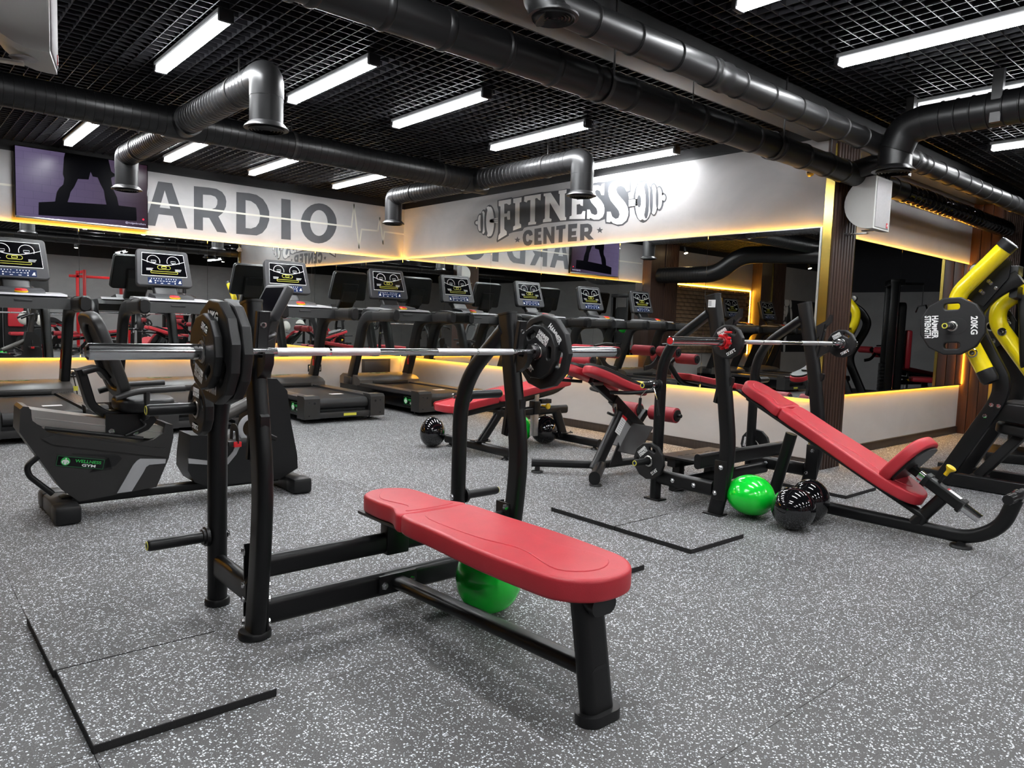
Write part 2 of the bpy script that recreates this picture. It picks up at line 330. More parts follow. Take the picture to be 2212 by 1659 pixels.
MU={'back':[[7029,2608],[6767,2617],[6741,2607],[6569,2610],[6544,2614],[6235,2621],[6205,2616],[6073,2611],[5969,2608],[5832,2612],[5786,2605],[5530,2610],[5486,2596],[5433,2627],[5368,2627],[5274,2619],[5235,2619],[5153,2631],[5072,2623],[5014,2604],[5002,2615],[4929,2618],[4925,2477],[4956,2471],[4929,2353],[4922,2243],[4945,2184],[5003,2150],[5069,2146],[5153,2175],[5244,2187],[5256,2235],[5337,2220],[5409,2226],[5509,2244],[5541,2243],[5784,2256],[5925,2260],[5997,2260],[6186,2263],[6285,2246],[6457,2245],[6519,2238],[6547,2207],[6723,2199],[6793,2187],[6792,2165],[7009,2097],[7020,2119],[6996,2227],[6999,2469],[7025,2532]],'fit':[[[7002,2596],[6772,2597],[6772,2538],[6805,2529],[6853,2552],[6894,2550],[6888,2435],[6837,2433],[6824,2460],[6783,2456],[6777,2355],[6824,2356],[6839,2395],[6886,2393],[6878,2249],[6831,2216],[6829,2180],[6991,2126],[6984,2178],[6952,2212],[6964,2526],[6999,2536]],[[6731,2596],[6582,2597],[6583,2543],[6615,2538],[6605,2300],[6574,2280],[6572,2244],[6715,2219],[6714,2267],[6682,2278],[6692,2538],[6729,2545]],[[6533,2601],[6251,2600],[6254,2527],[6293,2542],[6311,2561],[6345,2559],[6336,2296],[6313,2288],[6317,2265],[6450,2264],[6446,2293],[6417,2302],[6425,2550],[6474,2549],[6490,2528],[6535,2544]],[[6204,2598],[6089,2597],[5938,2429],[5943,2567],[5962,2572],[5961,2604],[5838,2604],[5841,2567],[5864,2562],[5846,2311],[5825,2298],[5828,2271],[5918,2273],[6099,2489],[6093,2315],[6059,2301],[6063,2274],[6200,2276],[6196,2307],[6169,2316],[6177,2564],[6203,2572]],[[5780,2593],[5544,2598],[5543,2524],[5581,2533],[5596,2551],[5679,2552],[5674,2474],[5622,2474],[5615,2492],[5582,2489],[5580,2400],[5613,2409],[5626,2426],[5675,2425],[5668,2317],[5598,2317],[5577,2347],[5540,2343],[5542,2259],[5778,2278],[5774,2305],[5744,2313],[5751,2546],[5778,2554]],[[5504,2530],[5498,2561],[5479,2583],[5431,2601],[5374,2596],[5330,2579],[5317,2603],[5283,2606],[5282,2485],[5318,2489],[5342,2533],[5385,2552],[5410,2541],[5409,2520],[5393,2492],[5321,2433],[5282,2387],[5267,2345],[5268,2298],[5286,2261],[5338,2237],[5410,2242],[5466,2266],[5476,2253],[5513,2259],[5516,2357],[5477,2354],[5450,2309],[5398,2289],[5367,2296],[5365,2322],[5379,2355],[5457,2425],[5490,2476]],[[5224,2515],[5222,2551],[5202,2584],[5165,2602],[5125,2609],[5070,2604],[5016,2585],[4997,2605],[4941,2608],[4938,2494],[4977,2488],[5006,2531],[5054,2557],[5101,2552],[5117,2529],[5110,2497],[5082,2464],[4990,2379],[4955,2331],[4941,2284],[4942,2244],[4963,2198],[5019,2165],[5084,2166],[5140,2184],[5168,2207],[5188,2196],[5231,2205],[5230,2308],[5181,2304],[5155,2252],[5108,2224],[5068,2231],[5055,2264],[5068,2301],[5094,2330],[5184,2417],[5211,2463]]],'cen':[[[[6376,2178],[6394,2197],[6429,2208],[6473,2207],[6511,2191],[6532,2162],[6539,2125],[6530,2084],[6507,2047],[6467,2028],[6428,2025],[6391,2037],[6370,2068],[6365,2080],[6423,2095],[6434,2076],[6457,2074],[6473,2086],[6482,2116],[6480,2145],[6464,2162],[6443,2163],[6426,2149],[6422,2135],[6365,2146]]],[[[6338,2213],[6223,2216],[6221,2173],[6273,2171],[6271,2142],[6229,2142],[6227,2105],[6274,2106],[6272,2072],[6212,2070],[6209,2027],[6332,2029]]],[[[6188,2218],[6133,2217],[6059,2111],[6059,2215],[6006,2216],[6000,2029],[6049,2029],[6132,2139],[6126,2029],[6181,2030]]],[[[5979,2217],[5832,2222],[5832,2179],[5873,2176],[5873,2033],[5933,2033],[5936,2175],[5979,2173]]],[[[5793,2222],[5655,2220],[5657,2171],[5733,2171],[5731,2142],[5667,2143],[5668,2097],[5733,2098],[5735,2079],[5651,2079],[5652,2031],[5787,2033]]],[[[5609,2210],[5495,2207],[5450,2190],[5430,2160],[5432,2123],[5462,2086],[5399,2034],[5473,2034],[5535,2080],[5542,2081],[5539,2034],[5602,2033]],[[5544,2166],[5496,2165],[5484,2148],[5490,2125],[5542,2123]]]],'star':[[[6633,2143],[6618,2117],[6577,2113],[6608,2099],[6596,2073],[6630,2089],[6664,2077],[6654,2102],[6687,2120],[6646,2119]],[[5322,2159],[5309,2135],[5275,2131],[5300,2118],[5290,2093],[5319,2109],[5347,2097],[5339,2120],[5367,2138],[5333,2137]]],'dD':[[[7352,2362],[7355,2350],[7363,2341],[7376,2333],[7393,2329],[7412,2329],[7431,2332],[7449,2339],[7463,2348],[7472,2360],[7476,2372],[7473,2383],[7465,2393],[7452,2400],[7435,2404],[7416,2404],[7396,2401],[7379,2394],[7365,2385],[7356,2374]],[[7275,2352],[7277,2315],[7285,2281],[7300,2256],[7320,2240],[7342,2235],[7365,2243],[7386,2262],[7404,2290],[7416,2325],[7422,2364],[7420,2401],[7411,2435],[7396,2461],[7377,2476],[7354,2480],[7331,2472],[7310,2453],[7293,2425],[7281,2390]],[[7198,2355],[7199,2305],[7208,2261],[7224,2227],[7245,2205],[7270,2199],[7295,2209],[7319,2233],[7338,2271],[7352,2317],[7359,2367],[7357,2417],[7348,2462],[7332,2496],[7310,2517],[7286,2522],[7260,2512],[7237,2487],[7218,2450],[7204,2405]],[[7043,2352],[7046,2289],[7060,2233],[7084,2189],[7117,2162],[7154,2155],[7193,2167],[7228,2199],[7258,2247],[7279,2307],[7288,2372],[7285,2436],[7271,2492],[7245,2536],[7212,2562],[7175,2569],[7137,2555],[7101,2522],[7072,2475],[7052,2416]],[[4470,2373],[4471,2359],[4476,2347],[4484,2338],[4494,2332],[4506,2331],[4518,2335],[4529,2342],[4538,2353],[4545,2367],[4548,2381],[4547,2395],[4542,2408],[4534,2417],[4524,2422],[4512,2423],[4500,2420],[4489,2412],[4479,2401],[4473,2388]],[[4504,2371],[4504,2334],[4510,2301],[4520,2276],[4535,2260],[4552,2256],[4569,2263],[4586,2282],[4600,2310],[4611,2345],[4616,2383],[4615,2420],[4609,2453],[4599,2478],[4584,2494],[4567,2497],[4549,2490],[4533,2471],[4519,2443],[4509,2408]],[[4565,2366],[4565,2317],[4570,2273],[4582,2239],[4597,2218],[4616,2211],[4636,2221],[4654,2245],[4670,2282],[4682,2328],[4688,2378],[4688,2428],[4682,2472],[4671,2506],[4655,2527],[4636,2533],[4617,2522],[4598,2498],[4582,2461],[4571,2415]],[[4634,2356],[4636,2292],[4649,2236],[4673,2192],[4706,2165],[4744,2157],[4783,2171],[4820,2204],[4851,2253],[4872,2315],[4883,2381],[4881,2447],[4866,2504],[4841,2548],[4808,2574],[4770,2580],[4731,2565],[4695,2531],[4665,2481],[4644,2421]],[[4952,2409],[4797,2407],[4792,2325],[4947,2323]]],'dW':[[[7391,2365],[7392,2358],[7396,2352],[7402,2348],[7410,2345],[7419,2345],[7428,2346],[7436,2350],[7443,2356],[7447,2362],[7449,2369],[7448,2376],[7444,2382],[7438,2387],[7430,2389],[7421,2390],[7412,2388],[7404,2384],[7397,2379],[7393,2372]],[[7314,2355],[7314,2324],[7319,2296],[7328,2274],[7340,2260],[7353,2256],[7367,2262],[7381,2277],[7392,2301],[7399,2330],[7403,2362],[7403,2394],[7398,2422],[7389,2444],[7377,2457],[7363,2461],[7349,2455],[7336,2439],[7325,2416],[7317,2387]],[[7239,2357],[7240,2313],[7245,2274],[7255,2244],[7269,2225],[7285,2219],[7301,2227],[7317,2248],[7330,2280],[7340,2321],[7344,2365],[7344,2409],[7338,2448],[7328,2478],[7315,2497],[7299,2503],[7282,2494],[7267,2473],[7254,2441],[7244,2401]],[[7102,2357],[7103,2299],[7112,2248],[7130,2208],[7152,2183],[7179,2176],[7206,2187],[7232,2215],[7254,2258],[7269,2312],[7276,2371],[7275,2429],[7265,2480],[7247,2520],[7224,2545],[7198,2551],[7170,2539],[7145,2511],[7124,2468],[7109,2415]],[[4485,2375],[4485,2366],[4488,2358],[4492,2352],[4497,2349],[4503,2348],[4510,2350],[4516,2355],[4521,2362],[4524,2370],[4526,2379],[4525,2388],[4523,2396],[4519,2401],[4513,2405],[4507,2406],[4501,2404],[4495,2399],[4490,2392],[4486,2384]],[[4523,2373],[4523,2341],[4526,2313],[4534,2290],[4543,2277],[4555,2273],[4568,2279],[4579,2295],[4590,2319],[4597,2348],[4601,2381],[4601,2413],[4597,2442],[4590,2464],[4580,2478],[4568,2481],[4556,2475],[4544,2459],[4534,2435],[4527,2405]],[[4582,2368],[4581,2323],[4585,2283],[4593,2252],[4604,2232],[4617,2226],[4631,2234],[4645,2256],[4657,2290],[4666,2331],[4671,2377],[4672,2422],[4668,2462],[4660,2493],[4649,2512],[4635,2518],[4621,2509],[4608,2487],[4596,2454],[4587,2413]],[[4653,2362],[4653,2304],[4662,2252],[4678,2212],[4700,2187],[4726,2179],[4753,2191],[4779,2220],[4801,2265],[4817,2319],[4825,2379],[4824,2439],[4815,2491],[4798,2531],[4776,2555],[4750,2562],[4723,2549],[4697,2519],[4676,2475],[4660,2421]]],'dB':[[[7289,2357],[7289,2316],[7291,2280],[7296,2251],[7303,2233],[7311,2227],[7320,2234],[7329,2253],[7337,2283],[7343,2320],[7346,2361],[7347,2402],[7345,2439],[7340,2468],[7333,2486],[7324,2491],[7315,2484],[7306,2465],[7299,2435],[7293,2398]],[[7188,2358],[7187,2304],[7190,2256],[7197,2219],[7207,2195],[7219,2187],[7232,2196],[7244,2222],[7255,2261],[7263,2310],[7268,2364],[7268,2417],[7265,2465],[7258,2503],[7248,2527],[7236,2534],[7224,2524],[7211,2499],[7201,2460],[7193,2411]],[[4567,2376],[4566,2346],[4566,2319],[4569,2298],[4573,2285],[4578,2280],[4583,2286],[4589,2300],[4594,2322],[4598,2349],[4601,2379],[4602,2409],[4601,2436],[4599,2457],[4595,2470],[4590,2474],[4584,2469],[4579,2455],[4573,2433],[4569,2406]],[[4635,2368],[4633,2326],[4633,2288],[4636,2258],[4640,2239],[4646,2233],[4652,2241],[4659,2260],[4665,2291],[4671,2330],[4674,2372],[4676,2414],[4676,2452],[4673,2482],[4669,2501],[4663,2507],[4656,2499],[4650,2479],[4643,2449],[4638,2410]],[[4681,2366],[4680,2312],[4682,2263],[4688,2225],[4697,2200],[4708,2193],[4720,2202],[4732,2228],[4743,2269],[4752,2319],[4757,2374],[4759,2428],[4756,2477],[4750,2515],[4741,2539],[4730,2547],[4718,2537],[4706,2510],[4695,2470],[4687,2421]]],'dW2':[[[7074,2355],[7075,2299],[7084,2249],[7099,2210],[7120,2186],[7143,2179],[7168,2189],[7192,2217],[7211,2258],[7225,2310],[7232,2367],[7231,2423],[7222,2474],[7207,2512],[7186,2536],[7162,2543],[7137,2532],[7114,2504],[7095,2462],[7081,2411]],[[7160,2388],[7005,2395],[7002,2331],[7158,2347]],[[4722,2364],[4722,2307],[4728,2256],[4740,2215],[4757,2190],[4777,2183],[4798,2194],[4818,2222],[4836,2265],[4849,2319],[4855,2378],[4856,2436],[4849,2487],[4837,2527],[4820,2552],[4800,2559],[4779,2547],[4759,2518],[4742,2475],[4729,2422]],[[4941,2400],[4802,2398],[4798,2332],[4937,2332]]],'dB2':[[[7110,2377],[7004,2378],[7004,2373],[7110,2372]],[[7109,2357],[7003,2356],[7003,2351],[7109,2352]],[[4780,2370],[4780,2351],[4782,2334],[4787,2321],[4794,2313],[4801,2311],[4809,2315],[4817,2324],[4824,2338],[4828,2356],[4831,2375],[4831,2394],[4828,2411],[4823,2424],[4817,2432],[4809,2434],[4801,2430],[4793,2421],[4787,2407],[4782,2389]],[[4938,2382],[4808,2381],[4808,2377],[4937,2378]],[[4936,2354],[4807,2355],[4806,2351],[4936,2350]]],'card':[[[[2506,2590],[2655,2591],[2825,2091],[2708,2087],[2663,2221],[2508,2221],[2473,2085],[2358,2083]],[[2577,2499],[2636,2299],[2522,2299]]],[[[2899,2594],[3072,2602],[3160,2600],[3227,2572],[3265,2522],[3277,2467],[3271,2404],[3238,2328],[3183,2276],[3284,2090],[3168,2092],[3075,2246],[3002,2243],[3002,2090],[2899,2092]],[[3002,2510],[3094,2517],[3145,2506],[3171,2471],[3169,2420],[3149,2376],[3101,2352],[3002,2346]]],[[[3398,2596],[3556,2605],[3650,2597],[3731,2555],[3783,2488],[3812,2414],[3813,2305],[3781,2208],[3725,2136],[3653,2098],[3399,2093]],[[3512,2514],[3580,2511],[3643,2477],[3683,2413],[3697,2338],[3681,2259],[3645,2205],[3581,2176],[3514,2175]]],[[[3969,2594],[4093,2595],[4101,2088],[3973,2086]]],[[[4747,2372],[4742,2312],[4723,2254],[4692,2200],[4652,2154],[4603,2118],[4548,2093],[4491,2081],[4434,2082],[4380,2096],[4332,2122],[4292,2159],[4262,2205],[4243,2257],[4236,2314],[4242,2372],[4259,2428],[4288,2481],[4327,2526],[4374,2563],[4428,2589],[4484,2603],[4541,2604],[4596,2592],[4645,2567],[4687,2530],[4719,2484],[4740,2430]],[[4615,2362],[4612,2318],[4600,2275],[4580,2238],[4554,2208],[4524,2188],[4491,2179],[4459,2182],[4429,2195],[4403,2219],[4383,2252],[4370,2291],[4365,2333],[4369,2377],[4381,2419],[4400,2456],[4425,2485],[4455,2506],[4487,2516],[4519,2514],[4550,2501],[4576,2477],[4597,2445],[4610,2405]]]],'line':[[2379,2341],[4968,2350],[5000,2654],[5088,2078],[5122,2333],[5379,2340],[5406,2520],[5468,2169],[5485,2339],[5803,2337]]}
# ------------------------------------------------------------------ room
XB, YA, YC = 5.82, 9.13, 3.04          # wall planes: right wall, left wall, niche wall
Z0, Z1, Z2, ZC = 0.585, 1.97, 2.687, 2.79
XL, XR, YN = -7.5, 15.5, -7.6
fl = struct('floor', MB().bb(XL-0.2, XR+0.2, YN-0.2, YA+0.2, -0.06, -0.004), 'mat_side')
tmb = MB().box((0, 0, -0.003), (0.9985, 0.9985, 0.006), 0.0012)
t0 = part('tile', tmb, 'floor', fl, smooth=0)
nt_ = 0
for i in range(-3, 13):
    for j in range(-4, 8):
        x, y = 0.39+i+0.5, 2.0+j+0.5
        if y > 9.4: continue
        if x-0.5 > XB and y-0.5 > YC: continue
        o = t0 if nt_ == 0 else t0.copy()
        if nt_: COL.objects.link(o); o.parent = fl
        o.location = (x, y, 0); nt_ += 1
struct('floor_base', MB().bb(XL, XR, YN, -2.002, -0.003, 0.0).bb(XL, -2.612, -2.0, YA, -0.003, 0.0), 'floor', fl)
ce = struct('ceiling', MB().bb(XL-0.2, XR+0.2, YN-0.2, YA+0.2, 3.25, 3.3), 'ceil')
g = MB(); P = 0.082
for x0, x1, y0, y1 in ((-2.4, XB, 3.0, YA), (-2.4, 11.0, -4.0, 2.62)):
    nx = int((x1-x0)/P); ny = int((y1-y0)/P)
    for i in range(nx+1): g.bb(x0+i*P-0.0026, x0+i*P+0.0026, y0, y1, ZC, ZC+0.032)
    for j in range(ny+1): g.bb(x0, x1, y0+j*P-0.0026, y0+j*P+0.0026, ZC, ZC+0.032)
part('ceiling_grid', g, 'grid', ce, smooth=0, kind='stuff')
struct('trim_1', MB().bb(-2.4, 11.0, 2.64, 2.99, 2.66, 3.25, 0.004), 'duct')     # black drop beam between the two ceiling fields

def led(parent, x0, x1, y0, y1, z0, z1): return part('led_strip', MB().bb(x0, x1, y0, y1, z0, z1), 'led', parent, 'amber glowing strip', smooth=0)
# ---- left wall (behind the treadmills)
wl = struct('wall_left', MB().bb(XL, XB+0.15, YA, YA+0.15, 0, 3.25), 'walldark')
struct('plaster_band', MB().bb(XL, XB, YA-0.012, YA, Z1-0.06, Z2), 'wallgrey', wl)
struct('dado_panel', MB().bb(XL, XB, YA-0.012, YA, 0, Z0+0.06), 'wallgrey2', wl)
struct('backing', MB().bb(0.36, XB-0.02, YA-0.03, YA-0.012, Z0+0.03, Z1-0.03), 'walldark', wl)
xs = [0.36, 1.70, 3.046, 4.43, XB-0.035]
for a, b in zip(xs[:-1], xs[1:]):
    part('mirror_pane', MB().bb(a+0.001, b-0.001, YA-0.036, YA-0.031, Z0, Z1, 0.001), 'mirror', wl, smooth=0)
part('mirror_edge', MB().bb(0.36, XB-0.035, YA-0.037, YA-0.030, Z0-0.006, Z0).bb(0.36, XB-0.035, YA-0.037, YA-0.030, Z1, Z1+0.004), 'edge', wl, smooth=0)
led(wl, 0.38, XB-0.03, YA-0.024, YA-0.016, Z0+0.006, Z0+0.016)
led(wl, 0.38, XB-0.03, YA-0.024, YA-0.016, Z1-0.016, Z1-0.006)
struct('baseboard_left', MB().bb(XL, XB, YA-0.024, YA, 0, 0.08, 0.002), 'skirt')
# ---- right wall (fitness centre lettering)
wr = struct('wall_right', MB().bb(XB, XB+0.15, 2.888, YA+0.15, 0, 3.25), 'walldark')
struct('plaster_band', MB().bb(XB-0.012, XB, 2.88, YA, Z1-0.06, Z2), 'wallgrey', wr)
struct('dado_panel', MB().bb(XB-0.012, XB, 2.88, YA, 0, Z0+0.06), 'wallgrey2', wr)
struct('backing', MB().bb(XB-0.03, XB-0.012, 2.92, YA-0.02, Z0+0.03, Z1-0.03), 'walldark', wr)
ys = [2.905, 3.96, 5.01, 6.18, 7.085, 8.05, YA-0.035]
for a, b in zip(ys[:-1], ys[1:]):
    part('mirror_pane', MB().bb(XB-0.036, XB-0.031, a+0.001, b-0.001, Z0, Z1, 0.001), 'mirror', wr, smooth=0)
part('mirror_edge', MB().bb(XB-0.037, XB-0.030, 2.90, YA-0.035, Z0-0.006, Z0).bb(XB-0.040, XB-0.028, 2.90, YA-0.035, Z1, Z1+0.008).bb(XB-0.040, XB-0.028, 2.888, 2.904, Z0, Z1+0.008), 'edge', wr, smooth=0)
led(wr, XB-0.024, XB-0.016, 2.90, YA-0.03, Z0+0.006, Z0+0.016)
led(wr, XB-0.024, XB-0.016, 2.90, YA-0.03, Z1-0.016, Z1-0.006)
led(wr, XB-0.028, XB-0.018, 2.870, 2.878, Z0, Z1)
led(wr, XB-0.028, XB-0.022, YA-0.028, YA-0.022, Z0, Z1)
struct('baseboard_right', MB().bb(XB-0.026, XB, 2.9, YA, 0, 0.075, 0.002).bb(XB-0.03, XB, 2.9, YA, 0.075, 0.085), 'skirt')
# ---- niche wall to the right of the slatted pillar
wf = struct('wall_far', MB().bb(5.98, 10.2, YC, YC+0.15, 0, 3.25), 'walldark')
struct('plaster_band', MB().bb(6.2, 9.67, YC-0.012, YC, Z1-0.06, Z2), 'wallgrey', wf)
struct('dado_panel', MB().bb(6.2, 9.67, YC-0.012, YC, 0, Z0+0.06), 'wallgrey2', wf)
struct('backing', MB().bb(6.3, 9.62, YC-0.03, YC-0.012, Z0+0.03, Z1-0.03), 'walldark', wf)
for a, b in ((6.22, 7.68), (7.68, 9.64)):
    part('mirror_pane', MB().bb(a+0.001, b-0.001, YC-0.036, YC-0.031, Z0, Z1, 0.001), 'mirror', wf, smooth=0)
part('mirror_edge', MB().bb(6.22, 9.64, YC-0.038, YC-0.030, Z0-0.010, Z0).bb(6.22, 9.64, YC-0.038, YC-0.030, Z1, Z1+0.005), 'grey', wf, smooth=0)
led(wf, 6.22, 9.64, YC-0.024, YC-0.016, Z0+0.006, Z0+0.016)
led(wf, 6.22, 9.64, YC-0.024, YC-0.016, Z1-0.016, Z1-0.006)
led(wf, 9.648, 9.656, YC-0.03, YC-0.02, Z0, Z1)
struct('baseboard_far', MB().bb(6.2, 9.67, YC-0.026, YC, 0, 0.075, 0.002).bb(6.2, 9.67, YC-0.03, YC, 0.075, 0.085), 'skirt')
# ---- pillars clad with wooden slats
def pillar(name, x0, x1, y0, y1, n, gold=(), side='wood', faces='y'):
    p = struct(name, MB().bb(x0, x1, y0+0.02, y1, 0, 2.95), 'wood')
    w = (x1-x0)/n
    for k in range(n):
        struct('slat', MB().bb(x0+k*w+0.004, x0+(k+1)*w-0.014, y0-0.004, y0+0.021, 0, 2.80, 0.002), 'wood', p)
    for gx, gy in gold:
        part('gold_strip', MB().bb(gx-0.006, gx+0.006, gy-0.006, gy+0.006, 0, 2.62), 'gold', p, 'gold metal corner strip', smooth=0)
    return p
p1 = pillar('trim_2', 5.79, 6.19, 2.80, 2.885, 8, ((5.785, 2.815), (6.196, 2.81)))
part('gold_panel', MB().bb(5.784, 5.79, 2.82, 2.884, 0, 2.45), 'gold', p1, 'bright gold side strip', smooth=0)
p2 = struct('trim_3', MB().bb(9.68, 10.35, 2.72, YC+0.1, 0, 2.95), 'woodred')
for k in range(3): struct('board', MB().bb(9.664, 9.681, 2.725+k*0.103, 2.725+k*0.103+0.097, 0, 2.8, 0.002), 'woodred', p2)
part('gold_strip', MB().bb(9.66, 9.70, 2.690, 2.722, 0, 2.1), 'gold', p2, 'gold metal corner strip', smooth=0)
for k in range(9): struct('slat', MB().bb(9.72+k*0.07, 9.762+k*0.07, 2.695, 2.722, 0, 2.6, 0.002), 'wood', p2)
pillar('trim_4', -0.24, 0.21, 2.74, 3.24, 8)
pl = struct('trim_5', MB().bb(-0.06, 0.35, YA-0.22, YA, 0, 2.8), 'wood')
for k in range(8): struct('slat', MB().bb(-0.47+k*0.052, -0.43+k*0.052, YA-0.24, YA, 0, 2.75), 'wood', pl)
pm = struct('trim_6', MB().bb(-4.0, -3.55, YA-0.25, YA, 0, 2.8), 'wood')
for k in range(9): struct('slat', MB().bb(-4.60+k*0.066, -4.55+k*0.066, YA-0.25, YA-0.01, 0, 2.75), 'wood', pm)
part('gold_strip', MB().bb(-4.02, -3.99, YA-0.27, YA-0.24, 0, 2.7), 'gold', pm, smooth=0)
led(wl, -3.5, -0.5, YA-0.03, YA-0.02, 2.02, 2.03); led(wl, -3.5, -3.49, YA-0.03, YA-0.02, 0.6, 2.02)
# brick panel beside the wall's second pillar: every brick a piece
bp_ = struct('brick_panel', MB().bb(-3.45, -0.6, YA-0.03, YA-0.005, 0.62, 2.0), 'walldark', wl)
b0 = None
for r in range(17):
    for c in range(14):
        if b0 is None: b0 = part('brick', MB().box((0, 0, 0), (0.192, 0.022, 0.070), 0.004, seg=1), 'brick', wl, smooth=0)
        o = b0 if (r == 0 and c == 0) else b0.copy()
        if o is not b0: COL.objects.link(o); o.parent = wl
        o.location = (-3.32+c*0.202+(0.101 if r % 2 else 0), YA-0.036-random.random()*0.006, 0.665+r*0.080)
# ---- walls behind the camera, seen only in the mirrors
wbk = struct('wall_back', MB().bb(XL, XR, YN-0.15, YN, 0, 3.25), 'walldark')
struct('plaster_band', MB().bb(XL, XR, YN, YN+0.012, 0, Z2), 'wallgrey', wbk)
wsd = struct('wall_side', MB().bb(XL-0.15, XL, YN, YA, 0, 3.25), 'walldark')
struct('plaster_band', MB().bb(XL, XL+0.012, YN, YA, 0, Z2), 'wallgrey', wsd)
wen = struct('wall_end', MB().bb(XR, XR+0.15, YN, 10.0, 0, 3.25), 'walldark')
struct('plaster_band', MB().bb(XR-0.012, XR, YN, YC, 0, 2.0), 'wallgrey', wen)
struct('upper_band', MB().bb(XR-0.012, XR, YN, YC, 2.0, 3.25), 'bluepaint', wen)
for k, dx in enumerate((3.1, 10.2)):
    d = struct('door_%d' % (k+1), MB().bb(dx, dx+0.9, YN+0.012, YN+0.05, 0, 2.25, 0.003), 'doorm')
    part('panel', MB().bb(dx+0.12, dx+0.78, YN+0.05, YN+0.062, 0.2, 2.05, 0.004), 'doorm', d)
    part('door_handle', MB().cyl((dx+0.08, YN+0.05, 1.0), (dx+0.08, YN+0.10, 1.0), 0.012).cyl((dx+0.08, YN+0.10, 1.0), (dx+0.2, YN+0.10, 1.0), 0.010), 'steel', d)
# ---- wall lettering (flat paint)
def onA(poly): return [(x/1000, z/1000) for x, z in poly]
mA = lambda e: frm((0, YA-0.012-e, 0), (1, 0, 0), (0, 0, 1))
def onB(poly): return [(-y/1000, z/1000) for y, z in poly]
mB = lambda e: frm((XB-0.012-e, 0, 0), (0, -1, 0), (0, 0, 1))
for L in MU['card']: part('lettering', MB().flat([onA(p) for p in L], mA(0), 0.0012), 'letter', wl, smooth=0)
cc = [(1.86, 2.34)]
arc = [(2.05+0.27*math.cos(math.radians(a)), 2.34+0.26*math.sin(math.radians(a))) for a in range(50, 311, 10)]
arc2 = [(2.05+0.14*math.cos(math.radians(a)), 2.34+0.15*math.sin(math.radians(a))) for a in range(310, 49, -10)]
part('lettering', MB().flat([arc+arc2], mA(0), 0.0012), 'letter', wl, smooth=0)
ln = [(0.40, 2.34), (2.0, 2.341)]+onA(MU['line'])
lb = MB()
for a, b in zip(ln[:-1], ln[1:]):
    a2, b2 = Vector(a), Vector(b); d = (b2-a2).normalized(); q = Vector((-d.y, d.x))*0.011; e = d*0.008
    lb.flat([[a2-e+q, a2-e-q, b2+e-q, b2+e+q]], mA(0.0015), 0.001)
part('heartbeat_line', lb, 'cream', wl, 'cream painted pulse line', smooth=0)
part('lettering', MB().flat([onB(MU['back'])], mB(0), 0.001), 'letter', wr, smooth=0)
for p in MU['fit']: part('lettering', MB().flat([onB(p)], mB(0.0012), 0.001), 'white', wr, smooth=0)
for L in MU['cen']: part('lettering', MB().flat([onB(p) for p in L], mB(0), 0.001), 'letter', wr, smooth=0)
for p in MU['star']: part('star_mark', MB().flat([onB(p)], mB(0), 0.001), 'letter', wr, smooth=0)
for k, (key, m_) in enumerate((('dD', 'letter'), ('dW', 'white'), ('dB', 'letter'), ('dW2', 'white'), ('dB2', 'letter'))):
    b = MB()
    for p in MU[key]: b.flat([onB(p)], mB(0.0006+k*0.0012), 0.001)
    part('dumbbell_mark', b, m_, wr, smooth=0)
# ------------------------------------------------------------------ ceiling lamps
def lamp(x, y0, y1):
    t = thing('ceiling_lamp', 'lamp', 'lamp', (x, (y0+y1)/2, ZC), 'white tube lamps under the ceiling grid')
    part('housing', MB().bb(x-0.045, x+0.045, y0, y1, ZC-0.026, ZC-0.002, 0.006), 'housing', t)
    part('lens', MB().bb(x-0.036, x+0.036, y0+0.012, y1-0.012, ZC-0.062, ZC-0.025, 0.008), 'lens', t, 'softly lit side of the lamp lens')
    part('diffuser', MB().bb(x-0.033, x+0.033, y0+0.014, y1-0.014, ZC-0.066, ZC-0.0615), 'tube', t, smooth=0)
    for yy in (y0, y1):
        part('end_cap', MB().bb(x-0.042, x+0.042, yy-0.014, yy+0.014, ZC-0.072, ZC-0.002, 0.006), 'grey2', t)
    return t
LROW = {'far': (7.36, 8.58), 'mid': (4.24, 5.46), 'near': (0.96, 2.18), 'back': (-2.3, -1.08), 'rear': (-5.6, -4.4)}
LX = [1.52, 2.45, 3.37, 4.43, 5.62]
proto_l = None
def place(x, row, label):
    global proto_l
    y0, y1 = LROW[row]
    if proto_l is None:
        proto_l = lamp(x, y0, y1); proto_l['label'] = label; return
    dup(proto_l, (x, (y0+y1)/2, ZC), 0, label)
ordn = ['first', 'second', 'third', 'fourth', 'fifth', 'sixth', 'seventh']
for i, x in enumerate(LX): place(x, 'mid', '%s white tube lamp from the left in the middle ceiling row' % ordn[i])
for i, x in enumerate(LX[:4]): place(x, 'far', '%s white tube lamp from the left in the far row over the lettered wall' % ordn[i])
for x, lb_ in ((3.33, 'white tube lamp cut off at the top edge right of the round vent'), (4.43, 'largest white tube lamp at the top right, right of the beam'), (5.64, 'white tube lamp above the ribbed duct at the right'), (7.24, 'white tube lamp below the ribbed duct at the right edge'), (1.5, 'white tube lamp overhead behind the camera, first from the left'), (8.7, 'white tube lamp out over the far right machines')): place(x, 'near', lb_)
for i, x in enumerate((-1.4, 0.3, 2.0, 3.7, 5.4, 7.1)): place(x, 'back', '%s white tube lamp from the left in the row behind the camera' % ordn[i])
for i, x in enumerate((1.0, 3.2, 5.4, 8.0)): place(x, 'rear', '%s white tube lamp from the left near the back wall' % ordn[i])
place(-2.0, 'mid', 'added white tube lamp left of the frame, beyond the slatted column'); place(0.5, 'mid', 'added white tube lamp left of the frame, next to the spiral duct'); place(0.45, 'near', 'added white tube lamp overhead, nearest to the slatted column')  # unseen extra lamps, added to brighten the dark floor by the left column
